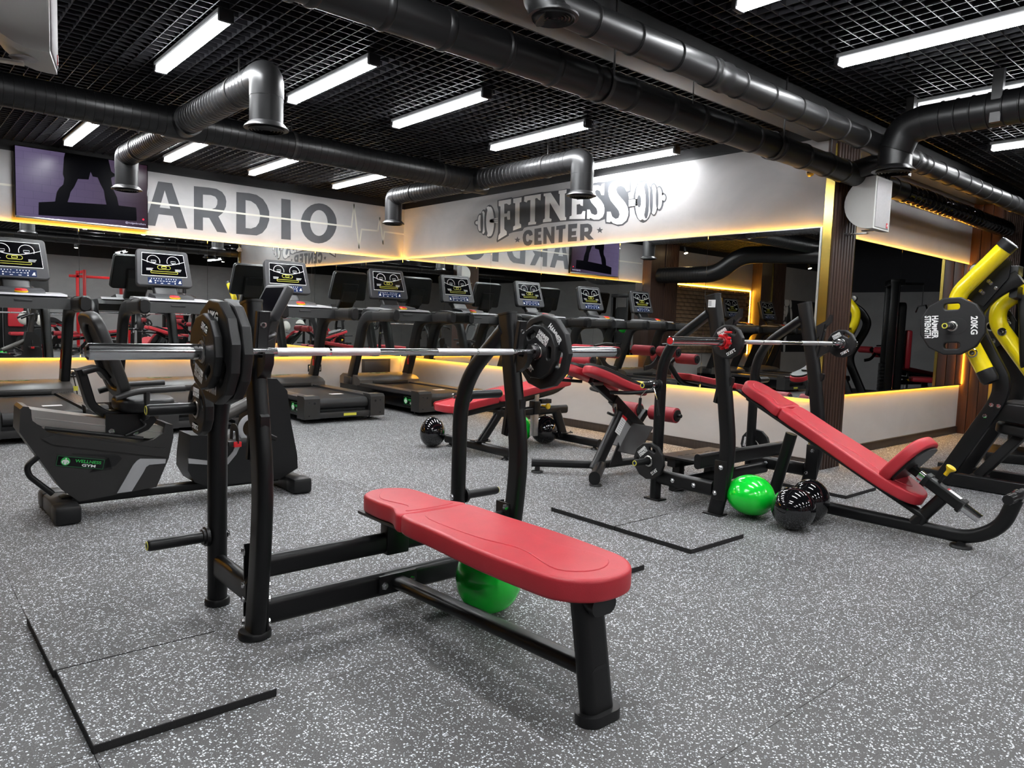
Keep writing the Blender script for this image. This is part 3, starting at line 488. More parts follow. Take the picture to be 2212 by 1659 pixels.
# ------------------------------------------------------------------ ducts
def rings(mb, a, b, r, pitch, rr=0.004, n=20):
    a, b = Vector(a), Vector(b); L = (b-a).length; d = (b-a).normalized(); k = int(L/pitch)
    for i in range(1, k): mb.lathe([(r, -rr), (r+rr, -rr*0.4), (r+rr, rr*0.4), (r, rr)], a+d*(i*pitch), d, n, caps=False)
    return mb
def outlet(t, x, y, z0, z1, r, m_='duct'):
    part('outlet_neck', MB().lathe([(r, 0), (r, z0-z1), (r*1.06, z0-z1+0.004), (r*1.32, z0-z1+0.03), (r*1.34, z0-z1+0.036), (r*1.1, z0-z1+0.036)], (x, y, z0), (0, 0, -1), 28), m_, t)
    gb = MB()
    for q in (0.25, 0.45, 0.65, 0.85, 1.0): gb.lathe([(r*q, 0), (r*q+0.006, 0.004), (r*q+0.006, 0.010), (r*q, 0.012)], (x, y, z1-0.036), (0, 0, -1), 28, caps=False)
    part('grille', gb, 'plastic', t)
    part('grille_back', MB().lathe([(0.001, 0), (r*1.1, 0), (r*1.1, 0.004)], (x, y, z1-0.030), (0, 0, -1), 28), 'ceil', t)
def clamp(t, p, d, r, top):
    part('hanger', MB().lathe([(r+0.002, -0.012), (r+0.006, -0.012), (r+0.006, 0.012), (r+0.002, 0.012)], p, d, 24, caps=False).cyl((p[0], p[1], p[2]+r), (p[0], p[1], top), 0.006, 8), 'grey', t)
# spiral duct with two tees and four outlets
zd, yd, rd = 2.57, 6.12, 0.112
t = thing('spiral_duct', 'long black spiral duct with two cross branches and four down-turned outlets', 'duct', (2.6, yd, zd))
part('main_pipe', rings(MB().cyl((-2.3, yd, zd), (4.74, yd, zd), rd, 28), (-2.3, yd, zd), (4.74, yd, zd), rd, 0.06, 0.003), 'duct', t)
for bx, yn, yf in ((1.86, 4.60, 7.68), (4.74, 4.68, 7.58)):
    part('branch_pipe', rings(MB().cyl((bx, yn, zd), (bx, yf, zd), 0.098, 26), (bx, yn, zd), (bx, yf, zd), 0.098, 0.055, 0.003), 'ductm', t)
    part('tee_sleeve', MB().cyl((bx-0.14, yd, zd), (bx+0.14, yd, zd), rd+0.008, 28).cyl((bx, yd-0.17, zd), (bx, yd+0.17, zd), rd, 28), 'duct', t)
    for ye, s in ((yn, -1), (yf, 1)):
        part('elbow', MB().sweep([(bx, ye-s*0.02, zd), (bx, ye+s*0.10, zd), (bx, ye+s*0.10, zd-0.13)], circ(0.102, 26), up=(1, 0, 0), fil=0.11, nf=5), 'ductm', t)
        outlet(t, bx, ye+s*0.10, zd-0.12, zd-0.28, 0.100, 'ductm')
    clamp(t, (bx, yn+0.35, zd), (0, 1, 0), 0.10, ZC); clamp(t, (bx, yf-0.35, zd), (0, 1, 0), 0.10, ZC)
for x in (0.6, 2.75, 4.3): clamp(t, (x, yd, zd), (1, 0, 0), rd, ZC)
# insulated black duct along the beam (front of it) and its crumpled continuation
zd2, yd2, rd2 = 2.37, 2.69, 0.084
t = thing('insulated_duct', 'fat black foil-wrapped duct running below the beam to the slatted pillar', 'duct', (3.0, yd2, zd2))
mb = MB().cyl((-2.3, yd2, zd2), (6.75, yd2, zd2), rd2, 26); x = -2.1
while x < 6.7:
    w = 0.008+0.004*random.random(); mb.lathe([(rd2, -w*2), (rd2+0.006, -w), (rd2+0.006, w), (rd2, w*2)], (x, yd2, zd2), (1, 0, 0), 26, caps=False); x += 0.24+0.12*random.random()
part('wrapped_pipe', mb, 'duct', t)
for x in (1.2, 2.9, 4.6, 6.3): part('strap', MB().lathe([(rd2+0.004, -0.012), (rd2+0.010, -0.012), (rd2+0.010, 0.012), (rd2+0.004, 0.012)], (x, yd2, zd2), (1, 0, 0), 26, caps=False).cyl((x, yd2-rd2, zd2), (x, yd2-rd2, 2.80), 0.006, 8), 'grey', t)
mb = MB(); pts = []; sc_ = []
for i in range(90):
    pts.append((6.75+i*0.033, yd2+0.004*math.sin(i*1.7), zd2-0.006*i/90)); sc_.append(1.0+0.05*math.sin(i*1.9)+0.03*random.random())
mb.sweep(pts, circ(rd2*1.02, 22), up=(0, 0, 1), scales=sc_)
part('flexible_pipe', mb, 'gloss', t, 'crumpled glossy section')
# grey duct on the other side of the beam
zd4, yd4, rd4 = 2.478, 2.36, 0.072
t = thing('segmented_duct', 'long grey-black segmented duct with a round ringed vent at the top edge', 'duct', (4.0, yd4, zd4))
mb = MB().cyl((2.17, yd4, zd4), (9.6, yd4, zd4), rd4, 26)
x = 2.45
while x < 9.5: mb.lathe([(rd4, -0.006), (rd4+0.005, -0.005), (rd4-0.004, 0.0), (rd4+0.005, 0.005), (rd4, 0.006)], (x, yd4, zd4), (1, 0, 0), 26, caps=False); x += 0.27+0.05*random.random()
part('pipe', mb, 'ductg', t)
for xc in (3.45, 6.15, 8.6):
    part('coupling', MB().lathe([(rd4, -0.07), (rd4+0.008, -0.065), (rd4+0.008, -0.04), (rd4+0.003, -0.03), (rd4+0.003, 0.03), (rd4+0.008, 0.04), (rd4+0.008, 0.065), (rd4, 0.07)], (xc, yd4, zd4), (1, 0, 0), 26, caps=False), 'ductg', t)
part('cross_pipe', MB().sweep([(5.80, yd4+0.05, zd4-0.03), (5.80, 2.66, zd4-0.08)], circ(0.07, 22), up=(0, 0, 1)), 'duct', t)
ov = (2.17, 2.30)
part('vent_neck', MB().sweep([(2.19, yd4, zd4), (2.12, 2.34, zd4), (2.16, 2.305, 2.40)], circ(rd4+0.003, 26), up=(0, 0, 1), fil=0.04).lathe([(0.072, 0), (0.075, 0.02), (0.106, 0.028), (0.106, 0.036), (0.09, 0.038)], (ov[0], ov[1], 2.425), (0, 0, -1), 30), 'ductg', t)
gb = MB()
for q in range(1, 7): gb.lathe([(0.014*q, 0), (0.014*q+0.005, 0.006), (0.014*q+0.008, 0.0)], (ov[0], ov[1], 2.386), (0, 0, -1), 28, caps=False)
part('vent_rings', gb, 'plastic', t)
for x in (3.6, 5.3): part('hanger', MB().cyl((x, 2.62, 2.70), (x, 2.62, 2.40), 0.004, 8), 'grey', t)
# ribbed duct at the right
zd5, rd5, xd5 = 2.57, 0.108, 5.40
t = thing('ribbed_duct', 'black ribbed duct at the upper right ending in a down-turned outlet', 'duct', (xd5, 1.0, zd5))
mb = MB().cyl((xd5, -1.5, zd5), (xd5, 2.05, zd5), rd5, 28); mb = rings(mb, (xd5, -1.5, zd5), (xd5, 2.05, zd5), rd5, 0.09, 0.006, 26)
part('pipe', mb, 'duct', t)
part('elbow', MB().sweep([(xd5, 2.03, zd5), (xd5, 2.16, zd5-0.03), (xd5, 2.21, zd5-0.16)], circ(rd5+0.004, 26), up=(1, 0, 0), fil=0.08), 'duct', t)
outlet(t, xd5, 2.215, zd5-0.12, zd5-0.27, 0.105, 'duct')
part('hanger', MB().bb(xd5-0.10, xd5-0.06, 1.56, 1.62, zd5-0.10, ZC), 'duct', t)
part('hanger', MB().bb(xd5+0.12, xd5+0.17, 2.16, 2.21, zd5-0.32, ZC), 'grey', t)
t = thing('corner_duct', 'thick black duct with two bends left of the frame, seen in the right mirror', 'duct', (0.0, 7.2, 2.3))
part('pipe', rings(MB().sweep([(0.14, 8.85, 2.12), (0.14, 7.60, 2.12), (0.10, 7.15, 2.44), (-0.75, 5.60, 2.44)], circ(0.15, 26), fil=0.22), (0.14, 8.8, 2.12), (0.14, 7.8, 2.12), 0.15, 0.06, 0.003, 26), 'duct', t)
# ------------------------------------------------------------------ speakers, wall camera, television, sockets
def speaker(label, loc, rz):
    """local: flat front faces -y, curved back towards +y"""
    t = thing('speaker', label, 'speaker', (0, 0, 0))
    prof = [(0, 0), (0, 0.40)]
    prof += [(0.03+0.205*math.sin(math.radians(a)), 0.20+0.20*math.cos(math.radians(a))) for a in range(0, 181, 12)]
    b = MB().prism([(-0.15, y, z) for y, z in prof], (0.30, 0, 0))
    bmesh.ops.bevel(b.bm, geom=[e for e in b.bm.edges if len(e.link_faces) == 2 and e.calc_face_angle(0) > 0.9], offset=0.012, segments=2, affect='EDGES')
    part('cabinet', b, 'speaker', t)
    part('front_grille', MB().bb(-0.125, 0.125, -0.006, 0.001, 0.015, 0.385, 0.003), 'grille', t)
    part('badge', MB().bb(0.075, 0.100, -0.009, -0.005, 0.022, 0.060), 'redpaint', t, 'red square badge', smooth=0)
    part('badge_mark', MB().flat([[(0.082, 0.030), (0.093, 0.040), (0.093, 0.050), (0.086, 0.052), (0.082, 0.045)]], frm((0, -0.009, 0), (1, 0, 0), (0, 0, 1)), 0.001), 'white', t, smooth=0)
    part('bass_port', MB().lathe([(0.045, 0), (0.05, -0.003), (0.04, -0.004)], (0, 0.10, -0.0), (0, 0, -1), 24), 'grille', t)
    part('mount_bracket', MB().bb(-0.02, 0.02, 0.10, 0.30, -0.022, -0.012).bb(-0.03, 0.03, 0.22, 0.34, -0.016, -0.010), 'steel', t)
    t.location = loc; t.rotation_euler = (0, 0, rz); return t
speaker('white half-round loudspeaker mounted on the slatted pillar', (6.02, 2.53, 1.95), 0.0)
sp2 = dup([o for o in bpy.data.objects if o.name == 'speaker'][0], (0.575, 3.50, 2.085), math.radians(76), 'white loudspeaker cut off in the upper left corner')
t = thing('wall_camera', 'small white security camera under the duct by the pillar', 'camera', (5.77, 2.95, 2.45))
part('bracket', MB().bb(5.76, 5.806, 2.87, 2.94, 2.40, 2.46, 0.004).cyl((5.76, 2.91, 2.43), (5.72, 2.95, 2.44), 0.012), 'speaker', t)
part('camera_body', MB().sweep([(5.74, 3.02, 2.47), (5.70, 2.98, 2.40)], circ(0.030, 16)), 'speaker', t)
part('lens', MB().sweep([(5.701, 2.981, 2.402), (5.692, 2.972, 2.386)], circ(0.026, 16)), 'gloss', t)
# television
t = thing('television', 'wide flat television showing a silhouetted pair of legs, on the lettered wall', 'television', (1.755, YA-0.05, 2.38))
part('casing', MB().bb(1.128, 2.382, YA-0.075, YA-0.014, 2.022, 2.742, 0.006), 'gloss', t)
part('screen', MB().bb(1.138, 2.372, YA-0.079, YA-0.074, 2.038, 2.734), 'screen', t, smooth=0)
part('chin', MB().bb(1.128, 2.382, YA-0.082, YA-0.070, 2.016, 2.040, 0.003), 'steel', t)
S6 = lambda l: [(1.138+(a-208)/1855*1.234, 2.734-(b-(232+(a-208)/1855*280))/(990-0)*0.700) for a, b in l]
mT = lambda e: frm((0, YA-0.079-e, 0), (1, 0, 0), (0, 0, 1))
fig = [(868, 325), (1100, 360), (1480, 420), (1520, 600), (1600, 660), (1515, 700), (1540, 860), (1600, 990), (1625, 1120), (1890, 1160), (1900, 1330), (1895, 1370), (495, 1225), (500, 1040), (720, 1035), (745, 900), (780, 840), (835, 790), (850, 700), (832, 640), (850, 400)]
hole = [(1220, 605), (1250, 675), (1320, 690), (1360, 790), (1410, 890), (1420, 980), (1445, 1100), (890, 1048), (915, 980), (935, 900), (985, 830), (1040, 710), (1190, 720)]
part('picture', MB().flat([S6(fig), S6(hole)], mT(0.0), 0.001), 'void', t, 'black silhouette of legs in shorts', smooth=0)
part('standby_light', MB().lathe([(0.010, 0), (0.008, 0.003)], (2.330, YA-0.080, 2.135), (0, -1, 0), 12), mat_emit('red_dot', (1, 0.02, 0.05), 0.8), t)
part('lettering', MB().text('@mulgenbrothers', frm((2.25, YA-0.080, 2.082), (1, 0, 0), (0, 0, 1)), 0.028, 0.001), mat_emit('text_white', (0.75, 0.7, 0.95), 0.32), t, smooth=0)
def sockets(x, z, n, label):
    t = thing('wall_socket', label, 'socket', (x, YA-0.02, z))
    part('plate', MB().bb(x-0.048*n, x+0.048*n, YA-0.022, YA-0.012, z-0.048, z+0.048, 0.004), 'gloss', t)
    for k in range(n):
        cx = x-0.048*(n-1)+0.096*k
        part('insert', MB().bb(cx-0.033, cx+0.033, YA-0.026, YA-0.021, z-0.033, z+0.033, 0.003), 'white', t)
        part('socket_hole', MB().lathe([(0.021, 0), (0.019, 0.002), (0.001, 0.0021)], (cx, YA-0.0262, z), (0, -1, 0), 20), 'grey', t)
    return t
ts = sockets(1.67, 0.415, 2, 'black framed double wall socket with a plugged cable by the recumbent bike')
sockets(4.45, 0.427, 2, 'black framed double wall socket between the two right treadmills')
t = thing('power_cable', 'black power cable hanging from the wall socket with a yellow tag', 'cable', (1.625, YA-0.05, 0.2))
part('cord', MB().sweep([(1.622, YA-0.03, 0.412), (1.622, YA-0.06, 0.40), (1.64, YA-0.065, 0.30), (1.66, YA-0.06, 0.2), (1.65, YA-0.09, 0.02), (1.5, YA-0.20, 0.012)], circ(0.006, 8), fil=0.04), 'plastic', t)
part('plug', MB().cyl((1.622, YA-0.026, 0.412), (1.622, YA-0.075, 0.410), 0.019, 16), 'plastic', t)
part('cable_tag', MB().bb(1.595, 1.665, YA-0.078, YA-0.074, 0.225, 0.275), 'yprint', t, 'yellow paper tag', smooth=0)
t = thing('access_hatch', 'dark louvred hatch low in the wall behind the corner treadmill', 'hatch', (5.40, YA-0.02, 0.44))
part('frame', MB().bb(5.16, 5.62, YA-0.024, YA-0.012, 0.33, 0.545, 0.003), 'grey', t)
part('panel', MB().bb(5.20, 5.58, YA-0.030, YA-0.022, 0.36, 0.515, 0.003), 'grey2', t)
# warm spot lamps near the left end of the room (seen in the mirrors)
sp0 = None
for i, (x, y, z) in enumerate(((3.78, -2.36, 2.60), (7.6, -3.2, 2.60), (-0.29, 8.6, 2.60), (-4.40, 8.2, 2.60), (4.9, -2.9, 2.5))):
    lb_ = ['warm ceiling spotlight behind the camera, in front of the doors', 'warm ceiling spotlight behind the camera, far to the right', 'warm ceiling spotlight over the brick panel, right of the slats', 'warm ceiling spotlight over the painted bodybuilder', 'warm low ceiling spotlight behind the camera by the red rack'][i]
    if sp0 is None:
        sp0 = thing('spotlight', lb_, 'spotlight', (0, 0, 0), 'warm spotlights seen in the mirrors')
        part('can', MB().lathe([(0.035, 0.0), (0.042, 0.02), (0.042, 0.11), (0.03, 0.12)], (0, 0, -0.02), (0, 0.3, 1), 18), 'plastic', sp0)
        part('bulb', MB().lathe([(0.001, 0), (0.034, 0.0), (0.034, 0.006)], (0, 0, -0.030), (0, 0.3, 1), 18), 'warm', sp0)
        part('stem', MB().cyl((0, 0.03, 0.09), (0, 0.03, 0.21), 0.008, 10), 'plastic', sp0)
        sp0.location = (x, y, z)
    else: dup(sp0, (x, y, z), 0, lb_)
# ------------------------------------------------------------------ weight plates (local: disc in the xy plane, axis z)
def ngon(r, n=12, a0=15): return [(r*math.cos(math.radians(a0+360*i/n)), r*math.sin(math.radians(a0+360*i/n))) for i in range(n)]
def slot(cx_r, ang, w, h, n=6):
    o = []
    c, s_ = math.cos(ang), math.sin(ang)
    for x, y in rrect(w, h, min(w, h)*0.42, n): o.append((c*(cx_r+x)-s_*y, s_*(cx_r+x)+c*y))
    return o
def plate(name, label, R, t, txt, two_faces=True, grips=3, group=None, big=False):
    """text, hub ring and grips on both faces; text '5KG' at +x side, maker lettering opposite"""
    th = thing(name, label, 'weight plate', (0, 0, 0), group)
    ang = [math.radians(90+120*k) for k in range(3)] if grips == 3 else [math.radians(90), math.radians(270)]
    polys = [ngon(R), circ(0.026, 20)]+[slot(R*0.66, a, R*0.20, R*0.46) for a in ang]
    b = MB().flat(polys, Matrix.Translation((0, 0, -t/2)), t, min(0.010, t*0.24), 2)
    part('disc', b, 'rubber', th, smooth=0.5)
    for s in (1, -1):
        fm = frm((0, 0, s*t/2), (1, 0, 0), (0, s, 0))
        part('hub_ring', MB().lathe([(0.0262, -0.004), (0.0262, 0.004), (0.031, 0.004), (0.035, 0.001), (0.038, -0.001)], (0, 0, s*t/2), (0, 0, s), 28, caps=False), 'steel', th, 'steel hub ring')
        # raised centre web between the grips
        web = []
        for k in range(36):
            a = 2*PI*k/36; rr = R*(0.34+0.10*math.cos(3*(a-PI/6+PI))) if grips == 3 else R*(0.36+0.09*math.cos(2*a)); web.append((rr*math.cos(a), rr*math.sin(a)))
        part('centre_web', MB().flat([web, circ(0.040, 20)], fm @ Matrix.Translation((0, 0, -0.0005)), 0.0022, 0.0008), 'rubber', th)
        ts = R*0.25
        part('lettering', MB().text(txt, fm @ Matrix.Translation((R*0.64, 0, 0.0)) @ Matrix.Rotation(-PI/2, 4, 'Z'), ts*1.05, 0.0012, 0.03, sx=0.95, space=1.05) if grips == 2 else
             MB().text(txt, fm @ Matrix.Rotation(math.radians(-30), 4, 'Z') @ Matrix.Translation((R*0.66, 0, 0)) @ Matrix.Rotation(-PI/2, 4, 'Z'), ts, 0.0012, 0.03, sx=0.95), 'white', th, 'white moulded weight figure', smooth=0)
        m2 = fm @ Matrix.Rotation(PI if grips == 2 else math.radians(150), 4, 'Z') @ Matrix.Translation((R*(0.62 if grips == 2 else 0.60), 0, 0)) @ Matrix.Rotation(PI/2 if grips == 2 else -PI/2, 4, 'Z')
        k = 1.05 if grips == 2 else 0.85
        mb = MB().text('HAMMER', m2 @ Matrix.Translation((0, ts*0.42*k, 0)), ts*k, 0.0012, 0.035, sx=0.72)
        mb.text('STRENGTH', m2 @ Matrix.Translation((0, -ts*0.42*k, 0)), ts*k, 0.0012, 0.035, sx=0.58)
        part('lettering', mb, 'white', th, 'white moulded maker lettering', smooth=0)
    return th
def orient(o, c, nrm, spin=0.0):
    n = Vector(nrm).normalized(); z = Vector((0, 0, 1))
    x = z.cross(n).normalized(); y = n.cross(x)          # y is up on the face seen from +nrm
    m = Matrix.Identity(3)
    for i in range(3): m[i][0] = x[i]; m[i][1] = y[i]; m[i][2] = n[i]
    o.location = c; o.rotation_euler = (m @ Matrix.Rotation(spin, 3, 'Z')).to_euler()
R_ = math.radians
xb, yb, zb = 1.55, 2.36, 0.997
pl5 = plate('weight_plate', 'black 5KG plate outermost on the left end of the chrome barbell', 0.121, 0.028, '5KG')
orient(pl5, (0.786, yb, zb), (-1, 0, 0), R_(100))
pl10 = plate('weight_plate', 'large black plate with grips on the left of the barbell, behind the 5KG plate', 0.168, 0.034, '10KG')
orient(pl10, (0.820, yb, zb), (-1, 0, 0), R_(115))
pl10b = dup(pl10, (0, 0, 0), 0, 'large black plate next to the left rack post, innermost on the bar'); orient(pl10b, (0.857, yb, zb), (-1, 0, 0), R_(75))
q = dup(pl5, (0, 0, 0), 0, 'black 5KG plate on the right end of the chrome barbell, next to the hook'); orient(q, (2.212, yb, zb), (-1, 0, 0), R_(-92))
q = dup(pl10, (0, 0, 0), 0, 'large black plate on the right end of the barbell, behind the 5KG plate'); orient(q, (2.246, yb, zb), (-1, 0, 0), R_(-105))
pl25 = plate('weight_plate', 'small black 2.5KG plate hanging on the left upper storage peg', 0.100, 0.036, '2.5KG')
orient(pl25, (0.907, 2.78, 0.765), (-1, 0, 0), R_(-65))
# ------------------------------------------------------------------ barbells (bar along x)
def barbell(label, xa, xz, y, z, sl, sr, cap_col, collars=None):
    t = thing('barbell', label, 'barbell', ((xa+xz)/2, y, z))
    part('shaft', MB().cyl((sl, y, z), (sr, y, z), 0.0125, 24), 'chrome', t)
    L = sr-sl
    for a, b in ((0.10, 0.245), (0.252, 0.40), (0.60, 0.748), (0.755, 0.90)):
        part('knurled_grip', MB().cyl((sl+L*a, y, z), (sl+L*b, y, z), 0.0136, 24), 'knurl', t, 'matt knurled grip section')
    for a, b, s in ((xa, sl, -1), (sr, xz, 1)):
        part('sleeve', MB().lathe([(0.020, 0), (0.0245, 0.004), (0.0245, b-a-0.002), (0.0245, b-a)] , (a, y, z), (1, 0, 0), 30) if s < 0 else MB().lathe([(0.0245, 0), (0.0245, b-a-0.004), (0.020, b-a)], (a, y, z), (1, 0, 0), 30), 'chrome', t)
        xc = b if s < 0 else a
        part('collar', MB().lathe([(0.020, -0.028), (0.034, -0.026), (0.034, -0.012), (0.030, -0.010), (0.034, -0.008), (0.034, 0.004), (0.030, 0.006), (0.034, 0.008), (0.034, 0.016), (0.022, 0.018)], (xc-s*0.012, y, z), (s, 0, 0), 30), 'chrome', t)
    for e, s in ((xa, -1), (xz, 1)):
        part('end_cap', MB().lathe([(0.019, 0), (0.017, 0.002), (0.001, 0.0022)], (e, y, z), (s, 0, 0), 24), cap_col, t)
    return t
barbell('long chrome barbell resting on the flat bench press rack', 0.455, 2.715, yb, zb, 0.884, 2.190, 'chrome')
# ------------------------------------------------------------------ upright rack shared by both bench presses
STD = stad(0.055, 0.098)
def peg(t, p, d, L, r=0.0215, coll=True):
    p = Vector(p); d = Vector(d)
    o = part('storage_peg', MB().lathe([(r, 0), (r, L-0.012), (r*0.9, L-0.004), (r*0.75, L)], p, d, 22), 'frame', t)
    part('peg_collar', MB().lathe([(r+0.016, 0), (r+0.016, 0.012), (r+0.008, 0.014), (r+0.008, 0.022), (r, 0.024)], p, d, 26), 'plastic', o)
    part('peg_ring', MB().lathe([(r*0.78, 0), (r*0.78, 0.0016), (r*0.55, 0.0018), (r*0.55, 0)], p+d*L, d, 22, caps=False), 'yprint', o, 'yellow ring on the peg end')
    part('peg_button', MB().lathe([(r*0.5, -0.001), (r*0.5, 0.001), (0.0005, 0.0012)], p+d*L, d, 18), 'blue', o)
def hook(t, x, y, z, s=1.0, ang=0.0):
    """two-step plastic bar holder on the lifter side (-y) of a post; y is the face of the post, z the upper cup"""
    w = 0.030
    prof = [(0.004, 0.150), (-0.012, 0.150), (-0.016, 0.03), (-0.028, 0.0), (-0.058, 0.0), (-0.062, 0.024), (-0.070, 0.028), (-0.082, 0.024), (-0.084, -0.010), (-0.070, -0.040), (-0.036, -0.066),
            (-0.018, -0.085), (-0.016, -0.200), (-0.026, -0.228), (-0.058, -0.214), (-0.062, -0.190), (-0.072, -0.184), (-0.084, -0.190), (-0.086, -0.222), (-0.070, -0.262), (-0.040, -0.292), (-0.022, -0.310), (-0.022, -0.365), (0.004, -0.365)]
    c, sn = math.cos(ang), math.sin(ang)
    b = MB().prism([(x-w/2*s, y+a*c-bb*sn, z+bb*c+a*sn) for a, bb in prof], (w*s, 0, 0))
    bmesh.ops.bevel(b.bm, geom=[e for e in b.bm.edges if len(e.link_faces) == 2 and e.calc_face_angle(0) > 0.25], offset=0.003, segments=1, affect='EDGES')
    o = part('bar_hook', b, 'plastic', t)
    part('hook_backplate', MB().prism([(x-0.022, y+a*c-bb*sn, z+bb*c+a*sn) for a, bb in ((0.006, 0.150), (-0.010, 0.150), (-0.012, -0.362), (0.006, -0.362))], (0.044, 0, 0)), 'plastic', o)
    for zz in (0.105, -0.135):
        part('screw', MB().lathe([(0.011, -0.002), (0.011, 0.002), (0.0055, 0.0025), (0.005, -0.001)], (x-0.0165 if False else x, y-0.0125*c-zz*sn, z+zz*c), (0, -1, 0.0), 18), 'chrome', o)
def rack(t, xl, xr, F, Rr, pegs, hz, hang, capz=True, foot='ring', sw=0.055):
    """F: front post polyline (y,z); Rr: rear post polyline (y,z)"""
    sec = stad(sw, 0.098); rs = circ(0.036, 22) if foot == 'ring' else stad(0.05, 0.085)
    for x in (xl, xr):
        o = part('front_post', MB().sweep([(x, y, z) for y, z in F], sec, up=(0, -1, 0), fil=0.16, nf=8), 'frame', t)
        yt, zt = F[-1]
        dv = (Vector((0, yt, zt))-Vector((0, F[-2][0], F[-2][1]))).normalized()
        part('post_cap', MB().sweep([Vector((x, yt, zt)), Vector((x, yt, zt))+dv*0.008], stad(sw+0.004, 0.102), up=(0, -1, 0)), 'plastic', o)
        o2 = part('rear_post', MB().sweep([(x, y, z) for y, z in Rr], rs, up=(1, 0, 0), fil=0.24, nf=9), 'frame', t)
        for (yy, rr) in ((F[0][0], 0.056), (Rr[0][0], 0.046)):
            if foot == 'ring': part('foot_cap', MB().lathe([(rr-0.004, 0), (rr, 0.003), (rr, 0.020), (rr-0.004, 0.026), (rr-0.012, 0.027)], (x, yy, 0), (0, 0, 1), 26), 'plastic', t)
            else: part('foot_cap', MB().bb(x-0.045, x+0.045, yy-0.06, yy+0.06, 0.0, 0.010, 0.003), 'plastic', t)
        part('side_beam', MB().sweep([(x, F[0][0]+0.02, 0.155), (x, Rr[0][0]-0.02, 0.155)], stad(0.05, 0.095), up=(0, 0, 1)), 'frame', t)
    return t
# ------------------------------------------------------------------ flat bench press in the foreground
def padmesh(outline, z0, z1, mtx, bev=0.014):
    """upholstered pad: 2-D outline (u across, v along) extruded between z0 and z1"""
    return MB().flat([outline], mtx @ Matrix.Translation((0, 0, z0)), z1-z0, bev, 3)
def seam(outline, mtx, z, inset=0.0):
    n = len(outline); pts = [mtx @ Vector((x, y, z)) for x, y in outline]+[mtx @ Vector((*outline[0], z))]
    return MB().sweep(pts, circ(0.0011, 6), caps=False)
def smooth_closed(pts, sub=5):
    out = []; n = len(pts)
    for i in range(n):
        p0, p1, p2, p3 = [Vector(pts[(i+k-1) % n]) for k in range(4)]
        for k in range(sub):
            t = k/sub; out.append(0.5*((2*p1)+(-p0+p2)*t+(2*p0-5*p1+4*p2-p3)*t*t+(-p0+3*p1-3*p2+p3)*t**3))
    return [(p.x, p.y) for p in out]
LP = (0.975, 2.125)
t = thing('bench_press', 'flat bench press with a long red pad and black rack in the foreground', 'bench press', (1.55, 2.0, 0))
rack(t, LP[0], LP[1], [(2.43, 0.0), (2.385, 0.30), (2.365, 0.56), (2.44, 0.95), (2.475, 1.155)], [(2.80, 0.0), (2.80, 0.82), (2.49, 1.09)], None, 0, 0)
for x in LP: hook(t, x, 2.402, 0.982, 1.0, 0.16)
for zz, h in ((0.245, 0.082), (0.082, 0.095)):
    part('cross_beam', MB().sweep([(LP[0]+0.02, 2.43, zz), (LP[1]-0.02, 2.43, zz)], stad(0.05, h), up=(0, 0, 1)), 'frame', t)
for x, s in ((LP[0], 1), (LP[1], -1)):
    part('gusset_plate', MB().bb(x+s*0.028-0.004, x+s*0.028+0.004, 2.385, 2.475, 0.03, 0.325, 0.002), 'frame', t)
    part('gusset_plate', MB().prism([(x-0.02, 2.485, 0.06), (x-0.02, 2.485, 0.32), (x+0.02, 2.485, 0.32), (x+0.02, 2.485, 0.06)], (0, -0.006, 0)), 'frame', t)
    for zz in (0.295, 0.175, 0.125, 0.045):
        bolt(t, (x-s*0.020, 2.476, zz), (-s, 0.25, 0)); bolt(t, (x+s*0.034, 2.405, zz+0.01), (s, -0.2, 0))
    d = -1 if s == 1 else 1
    peg(t, (x+d*0.035, 2.80, 0.765), (d, 0, 0), 0.215); peg(t, (x+d*0.035, 2.80, 0.272), (d, 0, 0), 0.215)
    bolt(t, (x-d*0.036, 2.80, 0.765), (-d, 0, 0)); bolt(t, (x-d*0.036, 2.80, 0.272), (-d, 0, 0))
bx = 1.535
part('stringer', MB().sweep([(bx, 2.40, 0.088), (bx, 1.33, 0.135)], stad(0.070, 0.045), up=(0, 0, 1)), 'frame', t)
part('stringer_flange', MB().bb(bx-0.085, bx+0.085, 2.392, 2.403, 0.05, 0.125, 0.003), 'frame', t)
for d in (-0.062, 0.062): bolt(t, (bx+d, 2.392, 0.085), (0, -1, 0))
leg = part('front_leg', MB().sweep([(bx, 1.335, 0.012), (bx, 1.395, 0.335)], stad(0.112, 0.058), up=(0, -1, 0)), 'frame', t)
part('leg_foot', MB().sweep([(bx, 1.333, 0.0), (bx, 1.334, 0.030)], stad(0.150, 0.088), up=(0, -1, 0)), 'plastic', leg)
part('pad_tube', MB().sweep([(bx, 1.33, 0.335), (bx, 2.44, 0.335)], stad(0.085, 0.046), up=(0, 0, 1)), 'frame', t)
part('tube_end_cap', MB().sweep([(bx, 1.326, 0.335), (bx, 1.345, 0.335)], stad(0.100, 0.058), up=(0, 0, 1)), 'plastic', t)
part('head_bracket', MB().bb(bx-0.05, bx+0.05, 2.40, 2.455, 0.20, 0.352, 0.004), 'frame', t)
bolt(t, (bx-0.05, 2.425, 0.262), (-1, 0, 0)); 
part('pad_board', MB().bb(bx-0.115, bx+0.115, 1.46, 2.52, 0.352, 0.364, 0.003), 'plastic', t)
I4 = Matrix.Identity(4)
seat_o = smooth_closed([(bx-0.150, 2.150), (bx-0.06, 2.152), (bx+0.06, 2.152), (bx+0.150, 2.150), (bx+0.160, 1.95), (bx+0.172, 1.70), (bx+0.166, 1.50), (bx+0.150, 1.38), (bx+0.085, 1.305), (bx, 1.285), (bx-0.085, 1.305), (bx-0.150, 1.38), (bx-0.166, 1.50), (bx-0.172, 1.70), (bx-0.160, 1.95)], 4)
